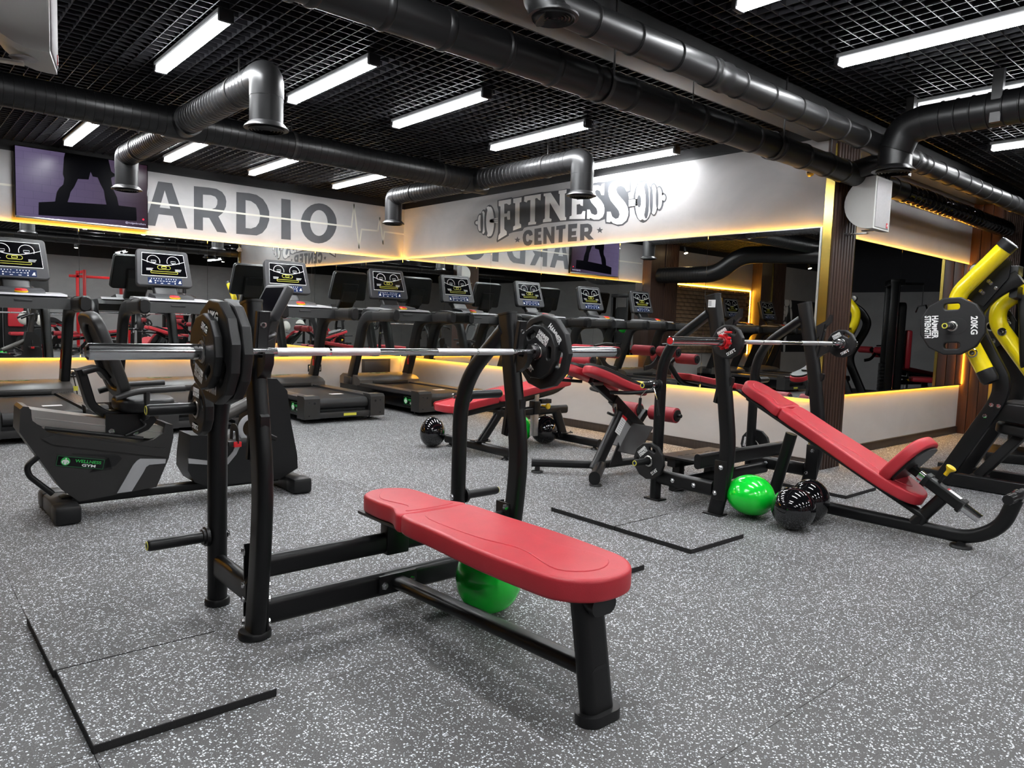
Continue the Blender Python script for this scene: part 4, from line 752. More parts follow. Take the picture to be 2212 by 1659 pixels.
head_o = smooth_closed([(bx-0.148, 2.162), (bx, 2.160), (bx+0.148, 2.162), (bx+0.115, 2.27), (bx+0.118, 2.38), (bx+0.10, 2.50), (bx, 2.555), (bx-0.10, 2.50), (bx-0.118, 2.38), (bx-0.115, 2.27)], 5)
o = part('seat_pad', padmesh(seat_o, 0.364, 0.432, I4, 0.012), 'red', t, 'red vinyl main pad')
part('stitched_seam', seam([(bx+(x-bx)*0.972, 1.72+(y-1.72)*0.985) for x, y in seat_o], I4, 0.4265), 'redroll', o)
inner = smooth_closed([(bx-0.085, 2.10), (bx+0.085, 2.10), (bx+0.095, 1.80), (bx+0.060, 1.62), (bx+0.10, 1.42), (bx, 1.35), (bx-0.10, 1.42), (bx-0.060, 1.62), (bx-0.095, 1.80)], 5)
part('raised_panel', padmesh(inner, 0.428, 0.4345, I4, 0.003), 'red', o)
o = part('head_pad', padmesh(head_o, 0.364, 0.432, I4, 0.012), 'red', t, 'red vinyl headrest pad')
part('stitched_seam', seam([(bx+(x-bx)*0.965, 2.35+(y-2.35)*0.965) for x, y in head_o], I4, 0.4265), 'redroll', o)
hin = smooth_closed([(bx-0.10, 2.185), (bx+0.10, 2.185), (bx+0.06, 2.25), (bx+0.085, 2.40), (bx, 2.50), (bx-0.085, 2.40), (bx-0.06, 2.25)], 5)
part('raised_panel', padmesh(hin, 0.428, 0.4345, I4, 0.003), 'red', o)
# ------------------------------------------------------------------ incline bench press at the right
RP = (3.845, 4.975)
t = thing('incline_bench_press', 'incline bench press with a sloping red backrest, beside the slatted pillar', 'bench press', (4.4, 2.0, 0))
F2 = [(2.475, 0.0), (2.40, 0.37), (2.47, 0.85), (2.575, 1.325)]
rack(t, RP[0], RP[1], F2, [(2.93, 0.0), (2.93, 0.98), (2.59, 1.22)], None, 0, 0, foot='flat', sw=0.062)
for x in RP:
    hook(t, x, 2.448, 1.040, 0.9, 0.18)
    up_ = MB().prism([(x-0.013, 2.475, 1.17), (x-0.013, 2.40, 1.215), (x-0.013, 2.385, 1.25), (x-0.013, 2.372, 1.25), (x-0.013, 2.375, 1.20), (x-0.013, 2.42, 1.155), (x-0.013, 2.462, 1.08)], (0.026, 0, 0))
    part('upper_bar_hook', up_, 'plastic', t)
    for zz in (0.30, 0.14): bolt(t, (x-0.034, 2.43+(0.30-zz)*0.2, zz), (-1, 0, 0))
    for yy in (2.62, 2.78): bolt(t, (x-0.027, yy, 0.155), (-1, 0, 0))
    part('gusset_plate', MB().bb(x-0.034, x-0.026, 2.39, 2.475, 0.10, 0.34, 0.002), 'frame', t)
part('warning_label', MB().bb(RP[0]-0.0315, RP[0]-0.0305, 2.535, 2.585, 1.255, 1.300), 'white', t, 'white paper label with grey print', smooth=0)
lbm = MB()
for k in range(4): lbm.bb(RP[0]-0.0320, RP[0]-0.0314, 2.562, 2.582, 1.265+k*0.008, 1.268+k*0.008)
part('label_print', lbm, 'letter', t, smooth=0)
part('cross_beam', MB().sweep([(RP[0], 2.62, 0.30), (RP[1], 2.62, 0.30)], stad(0.05, 0.095), up=(0, 0, 1)), 'frame', t)
part('cross_beam', MB().sweep([(RP[0], 2.80, 0.12), (RP[1], 2.80, 0.12)], stad(0.05, 0.085), up=(0, 0, 1)), 'frame', t)
cx_ = 4.385
part('spotter_step', MB().bb(cx_-0.30, cx_+0.30, 2.66, 3.10, 0.235, 0.25, 0.003), 'frame', t)
sl_ = MB()
for k in range(3):
    for j in range(6): sl_.bb(cx_-0.24+j*0.08, cx_-0.19+j*0.08, 2.76+k*0.11, 2.766+k*0.11, 0.2502, 0.2508)
part('grip_slots', sl_, 'ceil', t, smooth=0)
for dx in (-0.19, 0.19): part('step_leg', MB().bb(cx_+dx-0.03, cx_+dx+0.03, 2.98, 3.04, 0.03, 0.235, 0.004), 'frame', t)
part('step_frame', MB().bb(cx_-0.27, cx_+0.27, 2.98, 3.05, 0.17, 0.235, 0.004).bb(cx_-0.25, cx_+0.25, 2.98, 3.04, 0.0, 0.035, 0.004), 'frame', t)
for x, d in ((RP[0], -1), (RP[1], 1)):
    peg(t, (x+d*0.028, 2.93, 0.755), (d, 0, 0), 0.16); peg(t, (x+d*0.028, 2.93, 0.262), (d, 0, 0), 0.20)
# base rail, curved front and handle
part('base_rail', MB().sweep([(cx_, 2.80, 0.060), (cx_, 1.26, 0.060), (cx_, 1.12, 0.15), (cx_, 1.07, 0.315)], stad(0.055, 0.075), up=(0, 0, 1), fil=0.16, nf=8), 'frame', t)
part('front_foot', MB().lathe([(0.052, 0), (0.055, 0.004), (0.050, 0.016), (0.022, 0.020), (0.022, 0.036)], (cx_, 1.30, 0), (0, 0, 1), 26), 'plastic', t)
part('front_handle', MB().cyl((cx_-0.14, 1.07, 0.325), (cx_+0.14, 1.07, 0.325), 0.024, 20), 'plastic', t)
hg = MB()
for x in (-0.10, 0.10):
    for k in range(10):
        a = 2*PI*k/10; hg.box((cx_+x, 1.07+0.0245*math.cos(a), 0.325+0.0245*math.sin(a)), (0.075, 0.004, 0.004))
part('grip_ribs', hg, 'grey', t); bolt(t, (cx_-0.01, 1.07, 0.349), (0, 0, 1)); bolt(t, (cx_+0.02, 1.07, 0.349), (0, 0, 1))
# sloping backrest
A0, A1 = Vector((cx_, 2.645, 0.735)), Vector((cx_, 1.515, 0.180))
dv = (A1-A0).normalized(); nv = Vector((1, 0, 0)).cross(-dv).normalized()
mI = frm(A0, (1, 0, 0), -dv)       # local y points up the slope, z is the pad normal
Lp = (A1-A0).length
back_o = smooth_closed([(-0.125, -0.345), (0, -0.343), (0.125, -0.345), (0.135, -0.60), (0.150, -0.90), (0.145, -1.08), (0.10, -1.21), (0, -Lp), (-0.10, -1.21), (-0.145, -1.08), (-0.150, -0.90), (-0.135, -0.60)], 5)
hd_o = smooth_closed([(-0.125, -0.330), (0, -0.332), (0.125, -0.330), (0.108, -0.22), (0.115, -0.12), (0.08, -0.02), (0, 0.005), (-0.08, -0.02), (-0.115, -0.12), (-0.108, -0.22)], 5)
o = part('back_pad', padmesh(back_o, 0.0, 0.068, mI, 0.013), 'red', t, 'long red vinyl backrest pad')
part('raised_panel', padmesh(smooth_closed([(-0.07, -0.39), (0.07, -0.39), (0.085, -0.7), (0.055, -0.86), (0.09, -1.05), (0, -1.17), (-0.09, -1.05), (-0.055, -0.86), (-0.085, -0.7)], 5), 0.064, 0.071, mI, 0.003), 'red', o)
part('stitched_seam', seam([(x*0.965, -0.79+(y+0.79)*0.985) for x, y in back_o], mI, 0.0625), 'redroll', o)
o = part('head_pad', padmesh(hd_o, 0.0, 0.068, mI, 0.013), 'red', t, 'red vinyl headrest pad')
part('raised_panel', padmesh(smooth_closed([(-0.09, -0.30), (0.09, -0.30), (0.05, -0.21), (0.075, -0.1), (0, -0.04), (-0.075, -0.1), (-0.05, -0.21)], 5), 0.064, 0.071, mI, 0.003), 'red', o)
part('pad_board', MB().flat([[(-0.10, 0.0), (0.10, 0.0), (0.125, -0.34), (0.13, -1.0), (0.09, -1.17), (-0.09, -1.17), (-0.13, -1.0), (-0.125, -0.34)]], mI @ Matrix.Translation((0, 0, -0.014)), 0.013), 'plastic', t)
part('back_tube', MB().sweep([mI @ Vector((0, -0.05, -0.035)), mI @ Vector((0, -Lp-0.05, -0.035)), Vector((cx_, 1.50, 0.085))], stad(0.06, 0.042), up=(0, 0, 1), fil=0.05), 'frame', t)
part('support_post', MB().sweep([(cx_, 2.30, 0.48), (cx_, 2.40, 0.05)], stad(0.055, 0.075), up=(0, 1, 0)), 'frame', t)
# seat on its slanted telescopic post
part('seat_brace', MB().sweep([(cx_, 1.54, 0.075), (cx_, 1.395, 0.265)], stad(0.055, 0.068), up=(0, -1, 0)), 'frame', t)
T0, T1 = Vector((cx_, 1.545, 0.365)), Vector((cx_, 1.295, 0.215)); td = (T1-T0).normalized()
part('telescopic_sleeve', MB().sweep([T0+td*0.05, T1-td*0.015], rrect(0.070, 0.060, 0.012), up=(0, 0, 1)), 'frame', t)
part('sleeve_collar', MB().sweep([T0+td*0.05, T0+td*0.075], rrect(0.082, 0.072, 0.014), up=(0, 0, 1)).sweep([T1-td*0.03, T1-td*0.01], rrect(0.082, 0.072, 0.014), up=(0, 0, 1)), 'plastic', t)
part('inner_tube', MB().sweep([T0-td*0.07, T0+td*0.055], rrect(0.052, 0.044, 0.010), up=(0, 0, 1)), 'frame', t)
part('chrome_tube', MB().sweep([T0+td*0.015, T0+td*0.05], rrect(0.055, 0.047, 0.010), up=(0, 0, 1)).sweep([T1-td*0.01, T1+td*0.085], rrect(0.052, 0.044, 0.012), up=(0, 0, 1)), 'chrome', t, 'polished inner tube')
pn = Vector((1, 0, 0)).cross(td); pn = pn if pn.z > 0 else -pn
kb = T0+td*0.115
o = part('pull_knob', MB().lathe([(0.011, 0.055), (0.011, 0.075), (0.014, 0.085), (0.026, 0.10), (0.027, 0.108), (0.022, 0.112)], kb+pn*0.028, pn, 22), 'yplast', t, 'yellow plastic pull knob')
part('knob_stem', MB().cyl(kb+pn*0.02, kb+pn*0.088, 0.009, 12), 'plastic', o)
lm = frm(T0+td*0.21+pn*0.0305+Vector((-0.0, 0, 0)), td, (1, 0, 0))
part('warning_label', MB().box((0, 0, 0), (0.075, 0.034, 0.001), rot=lm.to_3x3().to_4x4() ) if False else MB().flat([[(-0.04, -0.017), (0.04, -0.017), (0.04, 0.017), (-0.04, 0.017)]], frm(T0+td*0.21+pn*0.0302, td, pn.cross(td)), 0.0008), 'white', t, 'white label with a red edge', smooth=0)
part('label_stripe', MB().flat([[(-0.04, -0.017), (-0.030, -0.017), (-0.030, 0.017), (-0.04, 0.017)]], frm(T0+td*0.21+pn*0.0310, td, pn.cross(td)), 0.0006), 'redpaint', t, 'red label edge', smooth=0)
S0, S1 = Vector((cx_, 1.675, 0.315)), Vector((cx_, 1.485, 0.545)); sd = (S1-S0).normalized(); sn = Vector((1, 0, 0)).cross(sd); sn = sn if sn.y > 0 else -sn
mS = frm(S0-sn*0.0, sd.cross(sn), sd); 
if (mS.to_3x3() @ Vector((0, 0, 1))).dot(sn) < 0: mS = frm(S0, -sd.cross(sn), sd)
Ls = (S1-S0).length
so = smooth_closed([(-0.15, 0.04), (-0.165, Ls*0.5), (-0.13, Ls*0.9), (0, Ls), (0.13, Ls*0.9), (0.165, Ls*0.5), (0.15, 0.04), (0.10, 0.0), (-0.10, 0.0)], 5)
o = part('seat_pad', padmesh(so, -0.02, 0.045, mS, 0.014), 'red', t, 'short red seat pad')
part('seat_board', MB().flat([[(x*0.85, Ls/2+(y-Ls/2)*0.85) for x, y in so]], mS @ Matrix.Translation((0, 0, -0.034)), 0.014), 'plastic', t)
part('seat_bracket', MB().sweep([T0-td*0.06, mS @ Vector((0, Ls*0.5, -0.03))], stad(0.05, 0.05), up=(0, 0, 1)), 'frame', t)
# barbell and plates of the incline bench
by, bz = 2.36, 1.055
barbell('chrome barbell with red end caps on the incline bench rack', 3.155, 5.33, by, bz, 3.725, 5.095, 'redpaint')
q = dup(pl25, (0, 0, 0), 0, 'small black 2.5KG plate with a red clamp on the left of the incline barbell'); orient(q, (3.700, by, bz), (-1, 0, 0), R_(-30))
q = dup(pl25, (0, 0, 0), 0, 'small black 2.5KG plate on the right end of the incline barbell'); orient(q, (5.120, by, bz), (-1, 0, 0), R_(-30))
t = thing('barbell_clamp', 'red locking clamp on the left sleeve of the incline barbell', 'clamp', (3.655, by, bz))
b = MB().lathe([(0.026, -0.018), (0.036, -0.018), (0.038, 0.0), (0.036, 0.016), (0.026, 0.016)], (3.655, by, bz), (1, 0, 0), 22, caps=False)
for k in range(8):
    a = 2*PI*k/8+0.2; b.box((3.655, by+0.040*math.cos(a), bz+0.040*math.sin(a)), (0.028, 0.012, 0.012), 0.002, rot=Matrix.Rotation(a, 4, 'X'))
part('ring', b, 'redpaint', t); part('lever', MB().box((3.648, by-0.03, bz+0.055), (0.03, 0.035, 0.012), 0.003), 'redpaint', t)
q = dup(pl5, (0, 0, 0), 0, 'black 5KG plate on the lower left storage peg of the incline rack'); orient(q, (3.765, 2.93, 0.262), (-1, 0, 0), R_(-20))
q = dup(pl5, (0, 0, 0), 0, 'black 5KG plate on the far lower peg of the incline rack, by the wall'); orient(q, (5.045, 2.93, 0.262), (-1, 0, 0), R_(20))
t = thing('spring_clip', 'pair of chrome spring clips with black grips hanging from the upper storage peg', 'clip', (3.745, 2.93, 0.755))
part('coil', MB().lathe([(0.0225, -0.010), (0.027, -0.008), (0.027, 0.008), (0.0225, 0.010)], (3.745, 2.93, 0.755), (1, 0, 0), 22, caps=False), 'chrome', t)
for s, a in ((-1, 0.35), (1, 0.12)):
    p0 = Vector((3.745, 2.93+s*0.02, 0.738)); p1 = p0+Vector((-0.02, s*0.045, -0.06)); p2 = p1+Vector((0, s*a*0.06, -0.11))
    part('arm', MB().sweep([p0, p1, p2], circ(0.003, 8)), 'chrome', t)
    part('grip', MB().sweep([p1+(p2-p1)*0.1, p2], circ(0.010, 12)), 'plastic', t)
# ------------------------------------------------------------------ rubber mats on the floor
def mats(lst):
    p = None
    for x, y, lb_ in lst:
        if p is None:
            p = thing('floor_mat', lb_, 'mat', (0, 0, 0))
            part('mat_body', MB().bb(-0.24, 0.24, -0.25, 0.25, 0.0, 0.0235, 0.002), 'mat_side', p, smooth=0)
            part('mat_top', MB().bb(-0.238, 0.238, -0.248, 0.248, 0.0225, 0.0245, 0.001), 'floor', p, smooth=0)
            p.location = (x, y, 0.0)
        else: dup(p, (x, y, 0.0), 0, lb_)
mats([(0.628, 2.246, 'speckled rubber mat in the left foreground, nearer one of the pair'), (0.622, 2.750, 'speckled rubber mat beside the left rack post, farther one of the pair'),
      (2.43, 2.325, 'speckled rubber mat just right of the red flat bench, nearer one'), (2.43, 2.83, 'speckled rubber mat behind the flat bench rack, farther one'),
      (3.29, 2.335, 'speckled rubber mat left of the incline bench, nearer one'), (3.29, 2.84, 'speckled rubber mat left of the incline bench, farther one'),
      (5.22, 2.44, 'speckled rubber mat right of the sloping bench, beyond the black balloons')])
# ------------------------------------------------------------------ balloons
def balloon(label, c, r, m_, fn=None, knot=None, grp=None):
    t = thing('balloon', label, 'balloon', c)
    part('skin', MB().sph(c, r, 36, 24, fn), m_, t, smooth=3.0)
    k = knot or (0, 0, -1); kp = Vector(c)+Vector((k[0]*r[0], k[1]*r[1], k[2]*r[2]))*0.99
    part('knot', MB().lathe([(0.004, -0.004), (0.006, 0.004), (0.010, 0.012), (0.011, 0.014)], kp, k, 10), m_, t)
    return t
pear = lambda co: Vector((co.x*(1.0-0.10*co.z), co.y*(1.0-0.10*co.z), co.z))
pear2 = lambda co: Vector((co.x+0.22*co.z*co.z*0.3, co.y, co.z*(1.0 if co.z > 0 else 0.92)-0.10*co.x))
balloon('green balloon on the floor under the red flat bench', (1.77, 2.12, 0.150), (0.128, 0.128, 0.150), 'green', pear, (0, 0.2, 0.97))
balloon('large green balloon by the incline bench post', (3.96, 2.31, 0.130), (0.150, 0.140, 0.130), 'green', pear2, (-0.9, 0.3, 0.2))
balloon('green balloon behind the flat bench rack, under the ab bench', (4.62, 5.13, 0.125), (0.105, 0.105, 0.125), 'green', pear, (0, 0.2, 0.97))
balloon('shiny black balloon in front of its twin, by the green balloon', (3.93, 2.02, 0.122), (0.121, 0.121, 0.122), 'bball', None, (0.2, 0.9, 0.2))
balloon('shiny black balloon behind the other black balloon', (4.18, 2.05, 0.128), (0.112, 0.112, 0.128), 'bball', None, (0.2, 0.9, 0.2))
balloon('shiny black balloon alone on the floor left of the ab bench', (3.72, 5.30, 0.135), (0.112, 0.112, 0.135), 'bball', pear, (0, 0, -1))
balloon('shiny black balloon under the right end of the ab bench', (4.74, 4.93, 0.135), (0.125, 0.125, 0.135), 'bball', pear, (0, 0, 1))
# ------------------------------------------------------------------ gym sticker (flat print: green crest, two words)
def sticker(parent, mtx, w, h):
    o = part('sticker', MB().flat([rrect(w, h, 0.004)], mtx, 0.0008), 'gdark', parent, 'black and green gym sticker', smooth=0)
    part('sticker_field', MB().flat([rrect(w-0.006, h-0.006, 0.003)], mtx @ Matrix.Translation((0, 0, 0.0006)), 0.0006), 'gloss', o, smooth=0)
    m2 = mtx @ Matrix.Translation((0, 0, 0.0012))
    cx = -w*0.32; r = h*0.40
    part('crest', MB().flat([circ(r, 24)], m2 @ Matrix.Translation((cx, 0, 0)), 0.0005), 'gprint', o, 'round green crest', smooth=0)
    fg = MB(); mc = m2 @ Matrix.Translation((cx, 0, 0.0005))
    k = r
    fg.flat([[(0.14*k*math.cos(a*PI/6), 0.62*k+0.22*k*math.sin(a*PI/6)) for a in range(12)]], mc, 0.0004)
    fg.flat([[(-0.25*k, 0.38*k), (0.25*k, 0.38*k), (0.62*k, 0.25*k), (0.86*k, -0.15*k), (0.62*k, -0.55*k), (0.40*k, -0.62*k), (0.50*k, -0.2*k), (0.34*k, 0.0), (0.26*k, -0.8*k), (-0.26*k, -0.8*k), (-0.34*k, 0.0), (-0.50*k, -0.2*k), (-0.40*k, -0.62*k), (-0.62*k, -0.55*k), (-0.86*k, -0.15*k), (-0.62*k, 0.25*k)]], mc, 0.0004)
    part('crest_figure', fg, 'white', o, 'white muscular figure', smooth=0)
    part('lettering', MB().text('WELLNESS', m2 @ Matrix.Translation((w*0.155, h*0.13, 0)), h*0.42, 0.0005, 0.02, sx=(w*0.60)/(h*0.42*5.1)), 'gprint', o, smooth=0)
    part('lettering', MB().text('GYM', m2 @ Matrix.Translation((w*0.18, -h*0.25, 0)), h*0.34, 0.0005, 0.03, sx=(w*0.30)/(h*0.34*2.1)), 'white', o, smooth=0)
    return o
def line2(mb, pts, w, mtx, closed=False, depth=0.0005):
    P_ = [Vector(p) for p in pts]; n = len(P_); L_, R2 = [], []
    for i in range(n):
        a = P_[(i-1) % n] if (closed or i > 0) else P_[i]; b = P_[(i+1) % n] if (closed or i < n-1) else P_[i]
        d = (b-a).normalized(); q = Vector((-d.y, d.x))*w/2; L_.append(P_[i]+q); R2.append(P_[i]-q)
    if closed: mb.flat([[(p.x, p.y) for p in L_], [(p.x, p.y) for p in R2]], mtx, depth)
    else: mb.flat([[(p.x, p.y) for p in L_+R2[::-1]]], mtx, depth)
    return mb
# ------------------------------------------------------------------ treadmills
def treadmill(cx, ry, label):
    t = thing('treadmill', label, 'treadmill', (cx, ry, 0), 'treadmills along the mirror wall')
    X = lambda x: cx+x
    Y = lambda y: ry+y
    def pr(name, prof, x0, x1, m_, bev=0.0, par=t, label=None):
        b = MB().prism([(X(x0), Y(y), z) for y, z in prof], (x1-x0, 0, 0))
        if bev: bmesh.ops.bevel(b.bm, geom=[e for e in b.bm.edges if len(e.link_faces) == 2 and e.calc_face_angle(0) > 0.5], offset=bev, segments=2, affect='EDGES')
        return part(name, b, m_, par, label)
    ch = pr('chassis', [(0.06, 0.075), (1.90, 0.075), (1.94, 0.12), (1.94, 0.235), (0.06, 0.235)], -0.455, 0.455, 'gloss', 0.008)
    roll = [(0.095+0.062*math.cos(R_(a)), 0.192+0.062*math.sin(R_(a))) for a in range(90, 271, 15)]
    pr('belt', [(1.5, 0.254), (0.095, 0.254)]+roll[1:]+[(0.12, 0.13), (1.5, 0.24)], -0.285, 0.285, 'rubber')
    for s in (-1, 1):
        rl = pr('side_rail', [(0.13, 0.225), (0.13, 0.272), (1.48, 0.272), (1.48, 0.225)], s*0.295 if s > 0 else -0.455, 0.455 if s > 0 else -0.295, 'grey2', 0.006)
        gm = MB()
        for k in range(6): gm.bb(X(s*(0.325+0.02*k)-0.004), X(s*(0.325+0.02*k)+0.004), Y(0.45), Y(1.40), 0.2722, 0.2745)
        part('grip_ribs', gm, 'alu', rl)
        cp = pr('rear_cap', [(0.0, 0.05), (0.0, 0.262), (0.025, 0.288), (0.17, 0.288), (0.17, 0.05)], s*0.30 if s > 0 else -0.475, 0.475 if s > 0 else -0.30, 'grey', 0.014)
        hb = MB()
        for hx, hz, hr in ((0.345, 0.215, 0.013), (0.395, 0.222, 0.008), (0.395, 0.085, 0.008)):
            hb.lathe([(hr, 0), (hr*0.9, 0.001), (0.0005, 0.0012)], (X(s*(0.36 if hx < 0.37 else 0.42)), Y(-0.0005), hz), (0, -1, 0), 14)
        part('cap_holes', hb, 'ceil', cp)
        part('rail_badge', MB().bb(X(s*0.375-0.05), X(s*0.375+0.05), Y(0.06), Y(0.13), 0.2882, 0.2894), 'alu', cp, smooth=0)
        part('levelling_foot', MB().lathe([(0.030, 0), (0.030, 0.008), (0.008, 0.012), (0.008, 0.08)], (X(s*0.40), Y(0.20), 0), (0, 0, 1), 16), 'grey', t)
        part('levelling_foot', MB().lathe([(0.030, 0), (0.030, 0.008), (0.008, 0.012), (0.008, 0.08)], (X(s*0.40), Y(1.75), 0), (0, 0, 1), 16), 'grey', t)
        up_ = part('upright', MB().sweep([(X(s*0.425), Y(1.70), 0.26), (X(s*0.425), Y(1.50), 0.75), (X(s*0.425), Y(1.38), 1.135), (X(s*0.425), Y(0.95), 1.155)], rrect(0.085, 0.150, 0.026, 3), up=(0, -1, 0), fil=0.24, nf=7), 'plastic', t)
        arm = part('handrail', MB().sweep([(X(s*0.425), Y(1.10), 1.150), (X(s*0.425), Y(0.66), 1.160)], rrect(0.096, 0.142, 0.040, 4), up=(0, 0, 1)), 'grey', t)
        part('handrail_cap', MB().sweep([(X(s*0.425), Y(0.68), 1.160), (X(s*0.425), Y(0.615), 1.160), (X(s*0.425), Y(0.60), 1.160)], rrect(0.100, 0.150, 0.044, 4), up=(0, 0, 1), scales=(1, 1, 0.8)), 'plastic', arm)
        part('upright_boot', MB().bb(X(s*0.425-0.06), X(s*0.425+0.06), Y(1.60), Y(1.80), 0.24, 0.34, 0.012), 'grey', t)
    part('rear_bar', MB().bb(X(-0.31), X(0.31), Y(0.008), Y(0.06), 0.052, 0.112, 0.004), 'grey', t)
    part('warning_label', MB().bb(X(-0.02), X(0.13), Y(0.0065), Y(0.008), 0.068, 0.096), 'yprint', t, 'yellow and white strip label', smooth=0)
    part('belt_label', MB().bb(X(0.05), X(0.20), Y(0.42), Y(0.50), 0.2545, 0.2552), 'white', t, 'white paper label on the belt', smooth=0)
    hd = pr('motor_hood', [(1.40, 0.258), (1.40, 0.310), (1.46, 0.345), (1.62, 0.375), (1.86, 0.372), (1.94, 0.33), (1.94, 0.235), (1.50, 0.235)], -0.46, 0.46, 'hood', 0.018)
    part('hood_recess', MB().bb(X(-0.27), X(0.27), Y(1.385), Y(1.402), 0.262, 0.302, 0.004), 'grey', hd)
    sticker(hd, frm((X(0), Y(1.70), 0.3755), (1, 0, 0), (0, 1, -0.015)), 0.26, 0.085)
    sticker(ch, frm((X(-0.4555), Y(0.23), 0.158), (0, -1, 0), (0, 0, 1)), 0.25, 0.095)
    # dash between the arms
    da = pr('dash', [(1.00, 1.10), (1.02, 1.20), (1.10, 1.225), (1.45, 1.235), (1.50, 1.18), (1.48, 1.10)], -0.40, 0.40, 'plastic', 0.014)
    tr = pr('dash_tray', [(1.05, 1.222), (1.06, 1.240), (1.40, 1.262), (1.46, 1.235)], -0.36, 0.36, 'silver', 0.006, par=da)
    pr('console_foot', [(1.10, 1.245), (1.14, 1.275), (1.36, 1.300), (1.40, 1.26)], -0.19, 0.19, 'grey2', 0.008)
    part('stop_button', MB().lathe([(0.052, 0), (0.052, 0.012), (0.044, 0.022), (0.001, 0.027)], (X(0.0), Y(1.14), 1.258), (0, -0.15, 1), 24), 'redpaint', t, 'red stop button')
    part('stop_ring', MB().lathe([(0.060, -0.004), (0.060, 0.008), (0.052, 0.010)], (X(0.0), Y(1.14), 1.256), (0, -0.15, 1), 24, caps=False), 'yplast', t)
    part('dash_slot', MB().bb(X(-0.07), X(0.07), Y(1.005), Y(1.016), 1.165, 1.185, 0.002), 'grey2', t)
    part('safety_clip', MB().bb(X(0.372), X(0.384), Y(1.55), Y(1.58), 0.50, 0.58, 0.004).cyl((X(0.378), Y(1.565), 0.58), (X(0.378), Y(1.50), 0.70), 0.004, 8), 'redpaint', t, 'red safety clip')
    # console: tilted screen head on a neck
    part('console_neck', MB().sweep([(X(0), Y(1.40), 1.25), (X(0), Y(1.53), 1.40), (X(0), Y(1.60), 1.60)], rrect(0.24, 0.07, 0.02), up=(0, -1, 0), fil=0.06), 'plastic', t)
    tl = R_(17); mC = frm((X(0), Y(1.52), 1.575), (1, 0, 0), (0, math.sin(tl), math.cos(tl)))
    w0, w1, h = 0.285, 0.262, 0.205
    def cr(w0, w1, h0, h1, r):
        o = []
        for (x, y, a) in ((w1-r, h1-r, 0), (-w1+r, h1-r, 90), (-w0+r, h0+r, 180), (w0-r, h0+r, 270)):
            for i in range(5): q = R_(a+22.5*i); o.append((x+r*math.cos(q), y+r*math.sin(q)))
        return o
    co = part('console', MB().flat([cr(w0, w1, -h, h, 0.035)], mC @ Matrix.Translation((0, 0, -0.028)), 0.045, 0.012, 2), 'grey2', t)
    part('console_back', MB().flat([cr(w0-0.004, w1-0.004, -h+0.004, h-0.004, 0.035)], mC @ Matrix.Translation((0, 0, -0.062)), 0.038, 0.010, 2), 'plastic', co)
    part('back_housing', MB().box((0, 0, 0), (0.22, 0.26, 0.07), 0.02, rot=mC.to_3x3().to_4x4()) if False else MB().flat([rrect(0.23, 0.27, 0.03)], mC @ Matrix.Translation((0, -0.09, -0.10)), 0.045, 0.012), 'grey', co)
    part('phone_ledge', MB().flat([[(-0.06, 0.185), (0.06, 0.185), (0.075, 0.203), (-0.075, 0.203)]], mC @ Matrix.Translation((0, 0, 0.0165)), 0.003), 'grey', co)
    sw0, sw1 = 0.235, 0.214
    part('screen', MB().flat([[(-sw0, -0.095), (sw0, -0.095), (sw1, 0.165), (-sw1, 0.165)]], mC @ Matrix.Translation((0, 0, 0.0172)), 0.0012), 'glass_black', co, smooth=0)
    mD = mC @ Matrix.Translation((0, 0, 0.0186))
    wb = line2(MB(), [(-sw0+0.004, -0.091), (sw0-0.004, -0.091), (sw1-0.004, 0.161), (-sw1+0.004, 0.161)], 0.0065, mD, True)
    line2(wb, [(-0.218+0.0436*k, 0.085-0.052*math.sin(PI*k/10)) for k in range(11)], 0.0055, mD)
    for gx in (-0.10, 0.10):
        line2(wb, [(gx+0.064*math.cos(R_(a)), 0.074+0.064*math.sin(R_(a))) for a in range(-18, 199, 12)], 0.0055, mD)
        line2(wb, [(gx-0.024, 0.062), (gx+0.024, 0.062), (gx+0.024, 0.082), (gx-0.024, 0.082)], 0.004, mD, True)
        wb.flat([[(gx-0.016, 0.050), (gx+0.016, 0.050), (gx+0.016, 0.055), (gx-0.016, 0.055)]], mD, 0.0005)
        for k in range(3): wb.flat([[(gx*1.45-0.034, -0.012-0.010*k), (gx*1.45+0.034-0.006*k, -0.012-0.010*k), (gx*1.45+0.034-0.006*k, -0.0085-0.010*k), (gx*1.45-0.034, -0.0085-0.010*k)]], mD, 0.0005)
    part('display_lines', wb, 'white', co, 'white display outlines and dials', smooth=0)
    yb2 = line2(MB(), rrect(0.130, 0.040, 0.0195), 0.0042, mD @ Matrix.Translation((0, 0.006, 0)), True)
    line2(yb2, rrect(0.045, 0.020, 0.003), 0.0045, mD @ Matrix.Translation((0, 0.008, 0)), True)
    line2(yb2, rrect(0.275, 0.022, 0.0105), 0.0042, mD @ Matrix.Translation((0, -0.050, 0)), True)
    part('display_lines', yb2, 'yprint', co, 'yellow display outlines', smooth=0)
    kp = part('keypad', MB().flat([rrect(0.345, 0.072, 0.004)], mC @ Matrix.Translation((0, -0.148, 0.0172)), 0.0012), 'blue', co, 'dark blue keypad', smooth=0)
    mK = mC @ Matrix.Translation((0, -0.148, 0.0186)); kd = MB()
    for k in range(10):
        kx = -0.125+0.025*k+(0.012 if k > 4 else -0.012); kd.flat([rrect(0.009, 0.009, 0.002, 1)], mK @ Matrix.Translation((kx, 0.024, 0)), 0.0004)
    for k in range(6): kd.flat([rrect(0.020, 0.005, 0.002, 1)], mK @ Matrix.Translation((-0.075+0.030*k, 0.0, 0)), 0.0004)
